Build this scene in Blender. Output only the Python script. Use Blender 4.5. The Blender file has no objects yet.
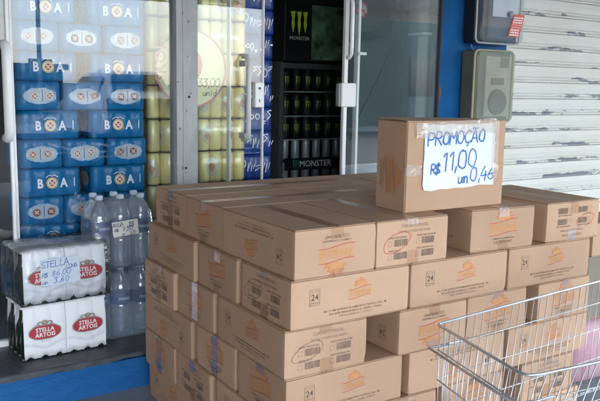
import bpy, math, random
from mathutils import Matrix, Vector
random.seed(7)
SC = bpy.context.scene
COL = SC.collection
R = math.radians

# ------------------------------------------------------------------ camera
# world: X runs along the shop front, Y into the shop, Z up, metres
EYE = Vector((0, 0, 1.25))
F_PX, PITCH, ROLL, WALL = 740.0, R(8.79), R(-1.06), R(57.2)
cp, sp, cr, sr = math.cos(PITCH), math.sin(PITCH), math.cos(ROLL), math.sin(ROLL)
_r, _f, _d = Vector((1, 0, 0)), Vector((0, cp, -sp)), Vector((0, -sp, -cp))
def to_world(v):
    s, c = math.sin(WALL), math.cos(WALL)
    return Vector((s*v.x + c*v.y, -c*v.x + s*v.y, v.z))
RIGHT, DOWN, FWD = to_world(cr*_r + sr*_d), to_world(-sr*_r + cr*_d), to_world(_f)
cam = bpy.data.cameras.new('camera')
cam.sensor_width = 36; cam.lens = 36*F_PX/600; cam.clip_start = .05; cam.clip_end = 2000
camo = bpy.data.objects.new('camera', cam); COL.objects.link(camo)
m = Matrix((RIGHT, -DOWN, -FWD)).transposed().to_4x4(); m.translation = EYE
camo.matrix_world = m
SC.camera = camo
def ray(x, y): return RIGHT*((x-300)/F_PX) + DOWN*((y-200.5)/F_PX) + FWD
def onY(x, y, Y): d = ray(x, y); return EYE + d*((Y-EYE.y)/d.y)
def onZ(x, y, z): d = ray(x, y); return EYE + d*((z-EYE.z)/d.z)

# ------------------------------------------------------------------ sky, sun, exposure
SUN_EL, SUN_AZ = R(58), R(140)           # azimuth from +Y towards +X: sun high over the street
w = bpy.data.worlds.new('World'); SC.world = w; w.use_nodes = True
nt = w.node_tree; bg = nt.nodes['Background']
sky = nt.nodes.new('ShaderNodeTexSky'); sky.sky_type = 'NISHITA'; sky.sun_disc = False
sky.sun_elevation = SUN_EL; sky.sun_rotation = SUN_AZ; sky.dust_density = 1.0; sky.air_density = 1.0; sky.ozone_density = 1.0
hs = nt.nodes.new('ShaderNodeHueSaturation'); hs.inputs['Saturation'].default_value = .45     # thin cloud veil
nt.links.new(sky.outputs[0], hs.inputs['Color']); nt.links.new(hs.outputs[0], bg.inputs[0]); bg.inputs[1].default_value = .15
sl = bpy.data.lights.new('sun', 'SUN'); sl.energy = .7; sl.angle = R(14); sl.color = (1, .95, .88)
so = bpy.data.objects.new('sun', sl); COL.objects.link(so)
sd = Vector((math.sin(SUN_AZ)*math.cos(SUN_EL), math.cos(SUN_AZ)*math.cos(SUN_EL), math.sin(SUN_EL)))
so.rotation_euler = sd.to_track_quat('Z', 'Y').to_euler(); so.location = (0, -3, 8)
vs = SC.view_settings; vs.view_transform = 'Standard'; vs.look = 'None'; vs.gamma = 1; vs.exposure = 3.62
SC.cycles.max_bounces = 10; SC.cycles.transparent_max_bounces = 24
SC.cycles.use_denoising = True
SC.cycles.sample_clamp_indirect = 6

# ------------------------------------------------------------------ mesh builder
class MB:
    def __init__(s): s.v = []; s.f = []; s.m = []
    def add(s, vs, fs, mi=0):
        o = len(s.v); s.v += [tuple(v) for v in vs]
        s.f += [tuple(i+o for i in f) for f in fs]; s.m += [mi]*len(fs); return s
    def box(s, x0, x1, y0, y1, z0, z1, mi=0, b=0.0):
        if b <= 0:
            vs = [(x, y, z) for z in (z0, z1) for y in (y0, y1) for x in (x0, x1)]
            return s.add(vs, [(0,2,3,1),(4,5,7,6),(0,1,5,4),(2,6,7,3),(0,4,6,2),(1,3,7,5)], mi)
        vs = []; idx = {}
        X, Y, Z = (x0, x1), (y0, y1), (z0, z1)
        for i in (0, 1):
            for j in (0, 1):
                for k in (0, 1):
                    si, sj, sk = 1-2*i, 1-2*j, 1-2*k
                    for a in range(3):
                        p = [X[i]+si*b, Y[j]+sj*b, Z[k]+sk*b]; p[a] = (X[i], Y[j], Z[k])[a]
                        idx[i, j, k, a] = len(vs); vs.append(tuple(p))
        fs = []
        cyc = [(0,0),(1,0),(1,1),(0,1)]
        for e in (0, 1):
            q = [idx[e, j, k, 0] for j, k in cyc]; fs.append(q if e else q[::-1])
            q = [idx[i, e, k, 1] for i, k in cyc]; fs.append(q[::-1] if e else q)
            q = [idx[i, j, e, 2] for i, j in cyc]; fs.append(q if e else q[::-1])
        for e in (0, 1):
            for g in (0, 1):
                fs.append([idx[0,e,g,1], idx[1,e,g,1], idx[1,e,g,2], idx[0,e,g,2]])
                fs.append([idx[e,0,g,0], idx[e,1,g,0], idx[e,1,g,2], idx[e,0,g,2]])
                fs.append([idx[e,g,0,0], idx[e,g,1,0], idx[e,g,1,1], idx[e,g,0,1]])
                for h in (0, 1): fs.append([idx[e,g,h,0], idx[e,g,h,1], idx[e,g,h,2]])
        return s.add(vs, fs, mi)
    def tube(s, path, r, n=8, mi=0, closed=False):
        P = [Vector(p) for p in path]; N = len(P); rings = []
        up = None
        for i, p in enumerate(P):
            if closed: t = (P[(i+1) % N]-P[i-1]).normalized()
            else: t = ((P[min(i+1, N-1)]-P[max(i-1, 0)])).normalized()
            if up is None: up = Vector((0, 0, 1)) if abs(t.z) < .9 else Vector((1, 0, 0))
            a = t.cross(up).normalized(); bb = a.cross(t).normalized(); up = bb
            rr = r[i] if isinstance(r, (list, tuple)) else r
            rings.append([p + a*rr*math.cos(2*math.pi*k/n) + bb*rr*math.sin(2*math.pi*k/n) for k in range(n)])
        vs = [v for g in rings for v in g]; fs = []
        for i in range(N if closed else N-1):
            j = (i+1) % N
            for k in range(n): fs.append((i*n+k, i*n+(k+1) % n, j*n+(k+1) % n, j*n+k))
        if not closed: fs += [tuple(range(n))[::-1], tuple((N-1)*n+k for k in range(n))]
        return s.add(vs, fs, mi)
    def lathe(s, prof, n=20, c=(0, 0, 0), mi=0, cap=True):
        vs = [(c[0]+r*math.cos(2*math.pi*k/n), c[1]+r*math.sin(2*math.pi*k/n), c[2]+z) for r, z in prof for k in range(n)]
        fs = [(i*n+k, i*n+(k+1) % n, (i+1)*n+(k+1) % n, (i+1)*n+k) for i in range(len(prof)-1) for k in range(n)]
        if cap: fs += [tuple(range(n))[::-1], tuple((len(prof)-1)*n+k for k in range(n))]
        return s.add(vs, fs, mi)
    def loft(s, outlines, mi=0):
        n = len(outlines[0]); vs = [p for o in outlines for p in o]
        fs = [(i*n+k, i*n+(k+1) % n, (i+1)*n+(k+1) % n, (i+1)*n+k) for i in range(len(outlines)-1) for k in range(n)]
        fs += [tuple(range(n))[::-1], tuple((len(outlines)-1)*n+k for k in range(n))]
        return s.add(vs, fs, mi)
    # ---- flat printing in the local x/y plane
    def poly(s, pts, mi=0, z=0): return s.add([(p[0], p[1], z) for p in pts], [tuple(range(len(pts)))], mi)
    def rect(s, x0, y0, x1, y1, mi=0, z=0): return s.poly([(x0,y0),(x1,y0),(x1,y1),(x0,y1)], mi, z)
    def disc(s, x, y, rx, ry, mi=0, z=0, n=24): return s.poly([(x+rx*math.cos(2*math.pi*k/n), y+ry*math.sin(2*math.pi*k/n)) for k in range(n)], mi, z)
    def ring(s, x, y, rx, ry, t, mi=0, z=0, n=28, a0=0, a1=360):
        pts = [(x+rx*math.cos(R(a0+(a1-a0)*k/n)), y+ry*math.sin(R(a0+(a1-a0)*k/n))) for k in range(n+1)]
        return s.stroke(pts, t, mi, z)
    def stroke(s, pts, t, mi=0, z=0):
        P = [Vector((p[0], p[1])) for p in pts]; L = []; Rr = []
        for i, p in enumerate(P):
            a = P[max(i-1, 0)]; b = P[min(i+1, len(P)-1)]
            d = (b-a)
            if d.length < 1e-9: d = Vector((1, 0))
            d.normalize(); nn = Vector((-d.y, d.x))*t*.5
            e = d*t*.4*(-1 if i == 0 else (1 if i == len(P)-1 else 0))
            L.append(p+nn+e); Rr.append(p-nn+e)
        n = len(P)
        return s.add([(q.x, q.y, z) for q in L]+[(q.x, q.y, z) for q in Rr], [(i, n+i, n+i+1, i+1) for i in range(n-1)], mi)
    def text(s, string, x, y, size, mi=0, z=0, align='CENTER', sx=1.0, bold=0.0):
        vs, fs = glyphs(string, bold)
        if not vs: return s
        xs = [v[0] for v in vs]; x0, x1 = min(xs), max(xs)
        ox = {'LEFT': x0, 'CENTER': (x0+x1)/2, 'RIGHT': x1}[align]
        return s.add([(x+(v[0]-ox)*size*sx, y+v[1]*size, z) for v in vs], fs, mi)
    def xf(s, M):
        s.v = [tuple(M @ Vector(v)) for v in s.v]; return s
    def mesh(s, name, mats, smooth=False):
        me = bpy.data.meshes.new(name); me.from_pydata(s.v, [], s.f)
        for mt in (mats if isinstance(mats, (list, tuple)) else [mats]): me.materials.append(mt)
        if len(set(s.m)) > 1:
            me.polygons.foreach_set('material_index', s.m)
        if smooth:
            me.polygons.foreach_set('use_smooth', [True]*len(s.f))
        me.update()
        if smooth == 'auto':
            me.set_sharp_from_angle(angle=R(35))
        return me
_gl = {}
def glyphs(string, bold=0.0):
    k = (string, bold)
    if k in _gl: return _gl[k]
    c = bpy.data.curves.new('t', 'FONT'); c.body = string; c.size = 1; c.resolution_u = 2; c.offset = bold; c.fill_mode = 'FRONT'
    o = bpy.data.objects.new('t', c); COL.objects.link(o)
    dg = bpy.context.evaluated_depsgraph_get()
    me = o.evaluated_get(dg).to_mesh()
    r = ([(v.co.x/.73, v.co.y/.73) for v in me.vertices], [tuple(p.vertices) for p in me.polygons])
    o.evaluated_get(dg).to_mesh_clear()
    bpy.data.objects.remove(o); bpy.data.curves.remove(c)
    _gl[k] = r; return r

def link(name, data, parent=None, loc=(0, 0, 0), rot=(0, 0, 0)):
    o = bpy.data.objects.new(name, data); COL.objects.link(o)
    o.location = loc; o.rotation_euler = rot
    if parent is not None: o.parent = parent
    return o
def obj(name, mb, mat, parent=None, smooth=False, loc=(0, 0, 0), rot=(0, 0, 0)):
    return link(name, mb.mesh(name, mat, smooth), parent, loc, rot)
def thing(name, label, cat, loc=(0, 0, 0), rz=0, group=None):
    o = link(name, None, None, loc, (0, 0, rz)); o.empty_display_size = .05
    return tag(o, label, cat, group)
def tag(o, label, cat, group=None):
    o['label'] = label; o['category'] = cat
    if group: o['group'] = group
    return o
def struct(name, mb, mat, smooth=False):
    o = obj(name, mb, mat, None, smooth); o['kind'] = 'structure'; return o
def copy_tree(o, parent=None):
    c = o.copy(); COL.objects.link(c); c.parent = parent
    for ch in list(o.children): copy_tree(ch, c)
    return c
# faces of a part lying in the x/y print plane, stood up against a face
def face(origin, right, up):
    r_, u_ = Vector(right), Vector(up); n_ = r_.cross(u_)
    M = Matrix((r_, u_, n_)).transposed().to_4x4(); M.translation = Vector(origin); return M

# ------------------------------------------------------------------ materials
def mat(name, col=(.5, .5, .5), rough=.6, metal=0, spec=.5, var=0, vscale=8, bump=0, bscale=60, bdist=.002, col2=None, coat=0, coord='Object', stretch=(1, 1, 1), rand=0, rvar=0):
    M = bpy.data.materials.new(name); M.use_nodes = True
    n = M.node_tree.nodes; l = M.node_tree.links; p = n['Principled BSDF']
    p.inputs['Base Color'].default_value = (*col, 1); p.inputs['Roughness'].default_value = rough
    p.inputs['Metallic'].default_value = metal; p.inputs['Specular IOR Level'].default_value = spec
    p.inputs['Coat Weight'].default_value = coat
    tc = n.new('ShaderNodeTexCoord'); mp = n.new('ShaderNodeMapping'); mp.inputs['Scale'].default_value = stretch
    l.new(tc.outputs[coord], mp.inputs[0]); V = mp.outputs[0]
    if coord == 'World':
        pass
    colout = None
    if var or col2:
        nz = n.new('ShaderNodeTexNoise'); nz.inputs['Scale'].default_value = vscale; nz.inputs['Detail'].default_value = 6; nz.inputs['Roughness'].default_value = .6
        l.new(V, nz.inputs['Vector'])
        cr_ = n.new('ShaderNodeValToRGB'); a = cr_.color_ramp
        c2 = col2 or tuple(min(1, c*(1-var)) for c in col); c1 = col if col2 else tuple(min(1, c*(1+var)) for c in col)
        a.elements[0].position = .3; a.elements[1].position = .7
        a.elements[0].color = (*c2, 1); a.elements[1].color = (*c1, 1)
        l.new(nz.outputs['Fac'], cr_.inputs[0]); colout = cr_.outputs[0]
        if rvar:
            mr = n.new('ShaderNodeMapRange'); mr.inputs['To Min'].default_value = max(0, rough-rvar); mr.inputs['To Max'].default_value = min(1, rough+rvar)
            mr.inputs['From Min'].default_value = .3; mr.inputs['From Max'].default_value = .7
            l.new(nz.outputs['Fac'], mr.inputs['Value']); l.new(mr.outputs[0], p.inputs['Roughness'])
    if rand:
        oi = n.new('ShaderNodeObjectInfo'); mr = n.new('ShaderNodeMapRange')
        mr.inputs['To Min'].default_value = 1-rand; mr.inputs['To Max'].default_value = 1+rand
        l.new(oi.outputs['Random'], mr.inputs['Value'])
        mx = n.new('ShaderNodeVectorMath'); mx.operation = 'SCALE'
        if colout is None:
            rgb = n.new('ShaderNodeRGB'); rgb.outputs[0].default_value = (*col, 1); colout = rgb.outputs[0]
        l.new(colout, mx.inputs[0]); l.new(mr.outputs[0], mx.inputs['Scale']); colout = mx.outputs[0]
    if colout is not None: l.new(colout, p.inputs['Base Color'])
    if bump:
        nb = n.new('ShaderNodeTexNoise'); nb.inputs['Scale'].default_value = bscale; nb.inputs['Detail'].default_value = 4
        l.new(V, nb.inputs['Vector']); b = n.new('ShaderNodeBump'); b.inputs['Strength'].default_value = bump; b.inputs['Distance'].default_value = bdist
        l.new(nb.outputs['Fac'], b.inputs['Height']); l.new(b.outputs[0], p.inputs['Normal'])
    return M
def glassy(name, tint=(.9, .95, .95), gain=1.0, base=0.0, rough=0.0, bump=0, bscale=20, bdist=.002, haze=0, hazecol=(.8, .82, .85)):
    M = bpy.data.materials.new(name); M.use_nodes = True
    n = M.node_tree.nodes; l = M.node_tree.links; n.remove(n['Principled BSDF']); out = n['Material Output']
    tr = n.new('ShaderNodeBsdfTransparent'); tr.inputs[0].default_value = (*tint, 1)
    gl = n.new('ShaderNodeBsdfGlossy'); gl.inputs['Roughness'].default_value = rough; gl.inputs['Color'].default_value = (1, 1, 1, 1)
    fr = n.new('ShaderNodeFresnel'); fr.inputs[0].default_value = 1.5
    ma = n.new('ShaderNodeMath'); ma.operation = 'MULTIPLY_ADD'; ma.use_clamp = True
    ma.inputs[1].default_value = gain; ma.inputs[2].default_value = base
    l.new(fr.outputs[0], ma.inputs[0])
    mx = n.new('ShaderNodeMixShader'); l.new(ma.outputs[0], mx.inputs[0]); l.new(tr.outputs[0], mx.inputs[1]); l.new(gl.outputs[0], mx.inputs[2])
    sh = mx.outputs[0]
    if haze:
        df = n.new('ShaderNodeBsdfDiffuse'); df.inputs[0].default_value = (*hazecol, 1)
        m2 = n.new('ShaderNodeMixShader'); m2.inputs[0].default_value = haze
        l.new(sh, m2.inputs[1]); l.new(df.outputs[0], m2.inputs[2]); sh = m2.outputs[0]
    if bump:
        tc = n.new('ShaderNodeTexCoord'); nb = n.new('ShaderNodeTexNoise'); nb.inputs['Scale'].default_value = bscale; nb.inputs['Detail'].default_value = 3
        l.new(tc.outputs['Object'], nb.inputs['Vector']); b = n.new('ShaderNodeBump'); b.inputs['Strength'].default_value = bump; b.inputs['Distance'].default_value = bdist
        l.new(nb.outputs['Fac'], b.inputs['Height']); l.new(b.outputs[0], gl.inputs['Normal']); l.new(b.outputs[0], fr.inputs['Normal'])
    l.new(sh, out.inputs[0]); return M

def cardboard(name, base, dark):
    M = mat(name, base, .75, var=.0, col2=dark, vscale=3.2, bump=.0, rand=.10, spec=.25)
    n = M.node_tree.nodes; l = M.node_tree.links; p = n['Principled BSDF']
    tc = n.new('ShaderNodeTexCoord')
    wv = n.new('ShaderNodeTexWave'); wv.inputs['Scale'].default_value = 80; wv.inputs['Distortion'].default_value = .4; wv.bands_direction = 'X'
    l.new(tc.outputs['Object'], wv.inputs['Vector'])
    nz = n.new('ShaderNodeTexNoise'); nz.inputs['Scale'].default_value = 9; nz.inputs['Detail'].default_value = 5
    l.new(tc.outputs['Object'], nz.inputs['Vector'])
    b1 = n.new('ShaderNodeBump'); b1.inputs['Strength'].default_value = .04; b1.inputs['Distance'].default_value = .001
    l.new(wv.outputs['Fac'], b1.inputs['Height'])
    b2 = n.new('ShaderNodeBump'); b2.inputs['Strength'].default_value = .45; b2.inputs['Distance'].default_value = .006
    l.new(nz.outputs['Fac'], b2.inputs['Height']); l.new(b1.outputs[0], b2.inputs['Normal']); l.new(b2.outputs[0], p.inputs['Normal'])
    return M
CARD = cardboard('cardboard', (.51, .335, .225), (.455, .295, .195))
CARD_IN = cardboard('cardboard_flap', (.48, .315, .21), (.42, .27, .18))
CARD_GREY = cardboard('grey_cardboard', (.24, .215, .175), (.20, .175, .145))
INK = mat('black_ink', (.075, .055, .048), .7, spec=.2, col2=(.20, .14, .10), vscale=90)
INK_GREY = mat('grey_ink', (.13, .095, .085), .7, spec=.2, col2=(.30, .21, .15), vscale=70)
ORANGE = mat('orange_ink', (.56, .245, .085), .7, spec=.2, col2=(.54, .295, .145), vscale=50)
PALE_ORANGE = mat('pale_orange_ink', (.56, .29, .14), .7, spec=.2)
RED_INK = mat('red_ink', (.52, .06, .04), .7, spec=.2, col2=(.52, .15, .09), vscale=60)
RED_PEN = mat('red_pen', (.55, .05, .05), .6)
BLUE_PEN = mat('blue_marker', (.012, .085, .36), .5, col2=(.06, .22, .55), vscale=45)
DARK_PEN = mat('dark_marker', (.03, .05, .16), .5, var=.3, vscale=70)
TAPE = glassy('packing_tape', (.92, .88, .84), .38, .0, .25, bump=.7, bscale=30, bdist=.005, haze=.03, hazecol=(.5, .4, .32))
CLEAR_TAPE = glassy('clear_tape', (.95, .92, .90), 1.3, .02, .18, bump=1.0, bscale=26, bdist=.008, haze=.26, hazecol=(.8, .72, .66))
PAPER = mat('white_paper', (.70, .75, .77), .8, var=.04, vscale=9, bump=.7, bscale=9, bdist=.012)
PAPER_CREAM = mat('cream_paper', (.72, .72, .66), .8, var=.04, vscale=9, bump=.3, bscale=14, bdist=.004)
BLUE_PAINT = mat('blue_paint', (.003, .088, .27), .7, spec=.25, var=.22, vscale=5, bump=.35, bscale=40, bdist=.003)
WHITE_ALU = mat('white_aluminium', (.78, .80, .82), .35, var=.05, vscale=12)
STEEL_WHITE = mat('white_handle', (.74, .76, .78), .3)
WALLP = mat('plaster', (.55, .57, .55), .85, var=.08, vscale=3, bump=.2)
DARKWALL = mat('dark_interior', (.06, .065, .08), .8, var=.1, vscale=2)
GREENWALL = mat('grey_green_wall', (.17, .235, .235), .6, var=.05, vscale=2)
GLASS = glassy('window_glass', (.95, .97, .98), .52, .0)
GLASS_LOW = glassy('fixed_pane_glass', (.96, .98, .98), .15, .0)
GLASS_THIN = glassy('door_glass', (.96, .98, .98), .42, .0)
CHROME = mat('zinc_wire', (.58, .60, .62), .42, metal=.75, var=.1, vscale=30, rvar=.08)
RUBBER = mat('dark_rubber', (.03, .03, .03), .7)
BLACKPL = mat('black_plastic', (.018, .02, .024), .4)

# ------------------------------------------------------------------ setting: ground, street, shop shell
GX0, GX1 = -60, 80
CONC = mat('pavement_concrete', (.20, .245, .28), .85, var=.18, vscale=2.5, bump=.4, bscale=30, bdist=.004)
ASPH = mat('asphalt', (.05, .05, .054), .9, var=.2, vscale=1.5, bump=.4, bscale=60)
struct('ground', MB().box(-900, 900, -900, 900, -.5, -.16), mat('earth', (.12, .11, .09), .95, var=.2, vscale=.05))
struct('pavement', MB().box(GX0, GX1, -3.1, 2.83, -.12, 0), CONC)
struct('kerb', MB().box(GX0, GX1, -3.26, -3.103, -.158, .004, b=.012), mat('kerb_concrete', (.38, .38, .37), .85, var=.12, vscale=3))
struct('road', MB().box(GX0, GX1, -12.2, -3.26, -.156, -.13), ASPH)
struct('far_pavement', MB().box(GX0, GX1, -16, -12.2, -.15, 0), CONC)

struct('shutter_sill', MB().box(2.983, GX1, 2.832, 3.3, -.12, .048), CONC)
SH_Y = 3.2                 # glass line of the shop front
Z_SLAB = .155
struct('shop_floor', MB().box(-6, 9, 3.14, 8.5, -.1, .128), mat('floor_tile', (.36, .37, .37), .45, var=.08, vscale=3))
# raised threshold: blue painted riser with a dark granite slab on it
pts = []
slab = MB()
N = 400; top = []; bot = []
for i in range(N+1):
    x = -6 + 8.98*i/N
    top.append(x); bot.append(.133 + .004*math.sin(x*7.1) + .0028*math.sin(x*19+1) + .0016*math.sin(x*47) + random.uniform(-.0009, .0009))
vs = []
for x, zb in zip(top, bot): vs += [(x, 2.806, zb), (x, 2.806, Z_SLAB-.004), (x, 2.812, Z_SLAB), (x, 3.14, Z_SLAB), (x, 3.14, zb)]
slab.add(vs, [(i*5+k, (i+1)*5+k, (i+1)*5+(k+1) % 5, i*5+(k+1) % 5) for i in range(N) for k in range(5)])
struct('threshold_slab', slab, mat('dark_slab', (.075, .085, .10), .5, col2=(.03, .036, .046), vscale=11, bump=.8, bscale=38, bdist=.006, rvar=.2))
struct('step', MB().box(-6, 2.98, 2.815, 3.139, -.1, .128), mat('blue_step_paint', (.010, .115, .33), .7, spec=.25, col2=(.006, .085, .27), vscale=26, bump=.9, bscale=55, bdist=.005, stretch=(.6, 1, 1.6)))

# inside of the shop
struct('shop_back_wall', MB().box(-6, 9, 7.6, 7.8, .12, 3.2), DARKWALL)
struct('shop_side_wall', MB().box(-6.2, -6, 3.3, 7.8, .12, 3.2), WALLP)
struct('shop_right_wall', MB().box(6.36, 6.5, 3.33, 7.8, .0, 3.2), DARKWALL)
struct('shop_ceiling', MB().box(-6, 9, 3.3, 7.8, 2.9, 3.1), mat('ceiling_paint', (.35, .36, .37), .9))
struct('partition_wall', MB().box(3.05, 5.2, 4.05, 4.15, .128, 2.9), GREENWALL)
lint = MB().box(-6, 2.965, 3.12, 3.32, 2.35, 4.0)
struct('shop_front_lintel', lint, BLUE_PAINT)

# blue painted pillar between the doors and the roller shutter
pil = thing('pillar', 'bright blue painted pillar between the glass door and the roller shutter', 'pillar', (3.255, 3.3, 0))
pm = MB().box(2.965-3.255, 3.545-3.255, -.1, .12, 0, 4.0, b=.008)
obj('shaft', pm, BLUE_PAINT, pil)
chip = MB()
cpos = onY(437, 93, 3.2)
chip.poly([(-.02, -.045), (.006, -.055), (.016, -.02), (.022, .01), (.010, .045), (-.02, .05)])
obj('chipped_patch', chip.xf(face((cpos.x-3.255+.012, -.1012, cpos.z), (1, 0, 0), (0, 0, 1))), mat('bare_mortar', (.13, .10, .085), .9, var=.3, vscale=40), pil)
obj('edge_gasket', MB().box(2.943-3.255, 2.9625-3.255, -.10, -.06, .155, 2.35), RUBBER, pil)

# ------------------------------------------------------------------ roller shutter: one slat per piece
sh = thing('roller_shutter', 'white painted steel roller shutter with flaking grey patches', 'shutter', (4.9, 3.24, 0))
SLM = mat('shutter_paint', (.635, .64, .605), .72, var=.05, vscale=2.2)
n = SLM.node_tree.nodes; l = SLM.node_tree.links; p = n['Principled BSDF']
geo = n.new('ShaderNodeNewGeometry')
mp = n.new('ShaderNodeMapping'); mp.inputs['Scale'].default_value = (4.2, 4.2, 20.0); l.new(geo.outputs['Position'], mp.inputs[0])
nz = n.new('ShaderNodeTexNoise'); nz.inputs['Scale'].default_value = 1.0; nz.inputs['Detail'].default_value = 8; nz.inputs['Roughness'].default_value = .62; l.new(mp.outputs[0], nz.inputs['Vector'])
tc = n.new('ShaderNodeTexCoord'); sx = n.new('ShaderNodeSeparateXYZ'); l.new(tc.outputs['Object'], sx.inputs[0])
near = n.new('ShaderNodeMapRange'); near.inputs['From Min'].default_value = .022; near.inputs['From Max'].default_value = .052; near.inputs['To Min'].default_value = .085; near.inputs['To Max'].default_value = -.13
l.new(sx.outputs['Z'], near.inputs['Value'])
low = n.new('ShaderNodeSeparateXYZ'); l.new(geo.outputs['Position'], low.inputs[0])
lm = n.new('ShaderNodeMapRange'); lm.inputs['From Min'].default_value = .6; lm.inputs['From Max'].default_value = 1.7; lm.inputs['To Min'].default_value = .045; lm.inputs['To Max'].default_value = -.03
l.new(low.outputs['Z'], lm.inputs['Value'])
a1 = n.new('ShaderNodeMath'); l.new(nz.outputs['Fac'], a1.inputs[0]); l.new(near.outputs[0], a1.inputs[1])
a2 = n.new('ShaderNodeMath'); l.new(a1.outputs[0], a2.inputs[0]); l.new(lm.outputs[0], a2.inputs[1])
thr = n.new('ShaderNodeMapRange'); thr.inputs['From Min'].default_value = .633; thr.inputs['From Max'].default_value = .645; l.new(a2.outputs[0], thr.inputs['Value'])
mx = n.new('ShaderNodeMix'); mx.data_type = 'RGBA'; l.new(thr.outputs[0], mx.inputs['Factor'])
src = p.inputs['Base Color'].links[0].from_socket
# grime lines in the joints: a brownish tone with a shape of its own
nz2 = n.new('ShaderNodeTexNoise'); nz2.inputs['Scale'].default_value = 3.0; nz2.inputs['Detail'].default_value = 6; l.new(geo.outputs['Position'], nz2.inputs['Vector'])
gr = n.new('ShaderNodeMapRange'); gr.inputs['From Min'].default_value = .45; gr.inputs['From Max'].default_value = .75; gr.inputs['To Max'].default_value = .45; l.new(nz2.outputs['Fac'], gr.inputs['Value'])
mg = n.new('ShaderNodeMix'); mg.data_type = 'RGBA'; l.new(gr.outputs[0], mg.inputs['Factor']); l.new(src, mg.inputs['A']); mg.inputs['B'].default_value = (.58, .55, .47, 1)
l.new(mg.outputs['Result'], mx.inputs['A']); mx.inputs['B'].default_value = (.23, .25, .28, 1)
l.new(mx.outputs['Result'], p.inputs['Base Color'])
PITCHS = .1042
prof = [(0, 0), (-.007, .003), (-.007, .011), (0, .015), (.002, .017), (-.006, .020), (-.006, .029), (0, .032), (.001, .034), (-.0045, .037), (-.009, .070), (-.0045, .101), (.004, .1035), (.006, .110)]
def slat_mesh():
    b = MB(); xs = [-1.42 + 2.84*i/6 for i in range(7)]
    vs = [(x, y, z) for x in xs for y, z in prof]; k = len(prof)
    b.add(vs, [(i*k+j, (i+1)*k+j, (i+1)*k+j+1, i*k+j+1) for i in range(6) for j in range(k-1)])
    return b.mesh('slat', SLM)
sm = slat_mesh()
for i in range(24):
    o = link('slat', sm, sh, (0, random.uniform(-.0015, .0015), .05+PITCHS*i), (0, 0, random.uniform(-.0006, .0006)))
obj('guide_rail', MB().box(-1.36, -1.33, -.04, .02, 0, 2.6), SLM, sh)
obj('guide_rail', MB().box(1.40, 1.43, -.04, .02, 0, 2.6), SLM, sh)
struct('wall_over_shutter', MB().box(3.55, 9, 3.12, 3.32, 2.55, 4.0), WALLP)
struct('wall_beside_shutter', MB().box(6.34, 9, 3.14, 3.32, .05, 2.55), WALLP)

# ------------------------------------------------------------------ street side (seen only as reflections in the glass)
cn = thing('canopy', 'long grey corrugated metal canopy over the pavement in front of the shop', 'canopy', (0, 0, 0))
CAN_Y, CAN_Z = -3.2, 2.43
CANM = mat('canopy_metal', (.46, .42, .37), .6, var=.1, vscale=2)
cm = MB(); nx = 160; vs = []
for i in range(nx+1):
    x = -9 + 20*i/nx; dz = .02*math.sin(i*math.pi/2)
    vs += [(x, 3.1, 3.25+dz), (x, CAN_Y, CAN_Z+.05+dz)]
cm.add(vs, [(2*i, 2*i+1, 2*i+3, 2*i+2) for i in range(nx)])
obj('roof_sheet', cm, CANM, cn)
obj('fascia', MB().box(-9, 11, CAN_Y-.02, CAN_Y+.02, CAN_Z-.10, CAN_Z+.09), CANM, cn)
# added unseen wall at left: darkens the cartons' left faces, bounces warm light
struct('added_shade_wall', MB().box(-3.25, -3.0, -3.0, 3.1, 0, 3.3), mat('added_wall_brown', (.60, .40, .26), .9, var=.15, vscale=2))
# buildings across the street
def house(label, x0, x1, y0, y1, h, colr, win, rows=2, cols=4, roof=(.12, .11, .10), cat='building'):
    t = thing('building', label, cat, ((x0+x1)/2, (y0+y1)/2, 0)); hx, hy = (x1-x0)/2, (y1-y0)/2
    obj('wall', MB().box(-hx, hx, -hy, hy, 0, h), mat('facade', colr, .85, var=.1, vscale=.6), t)
    obj('roof', MB().box(-hx-.2, hx+.2, -hy-.2, hy+.25, h+.002, h+.25), mat('roof', roof, .8), t)
    if win:
        wm = MB().box(-.5, .5, -.02, .02, -.6, .6); WM = wm.mesh('window', mat('dark_window', (.02, .025, .03), .15))
        for r_ in range(rows):
            for c in range(cols): link('window', WM, t, (-hx+(c+.5)*2*hx/cols, hy+.005, 1.6+2.7*r_))
    return t
house('grey-green building across the street, mirrored in the right glass panel', 12.3, 34, -14.4, -12.6, 5.2, (.075, .10, .095), True, 1, 7)
house('low dark house far across the street, mirrored in the left glass', 1.5, 9.0, -33, -27, 1.75, (.10, .11, .13), True, 1, 4)
house('long low wall-like shed far across the street', -60, 1.0, -36, -30, 1.6, (.13, .13, .14), False)
ut = thing('utility_pole', 'dark utility pole across the street, mirrored in the left glass', 'utility pole', (4.95, -14.2, 0))
obj('shaft', MB().tube([(0, 0, -.1), (0, 0, 8.5)], [.06, .05], 10), mat('pole_concrete', (.30, .30, .30), .8), ut, True)
obj('crossarm', MB().box(-.9, .9, -.06, .06, 7.6, 7.75), mat('pole_wood', (.10, .08, .06), .8), ut)
for x in (-.8, -.3, .3, .8): obj('insulator', MB().lathe([(.03, 0), (.05, .06), (.03, .14)], 8, (x, 0, 7.752)), mat('porcelain', (.4, .38, .35), .4), ut)

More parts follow.
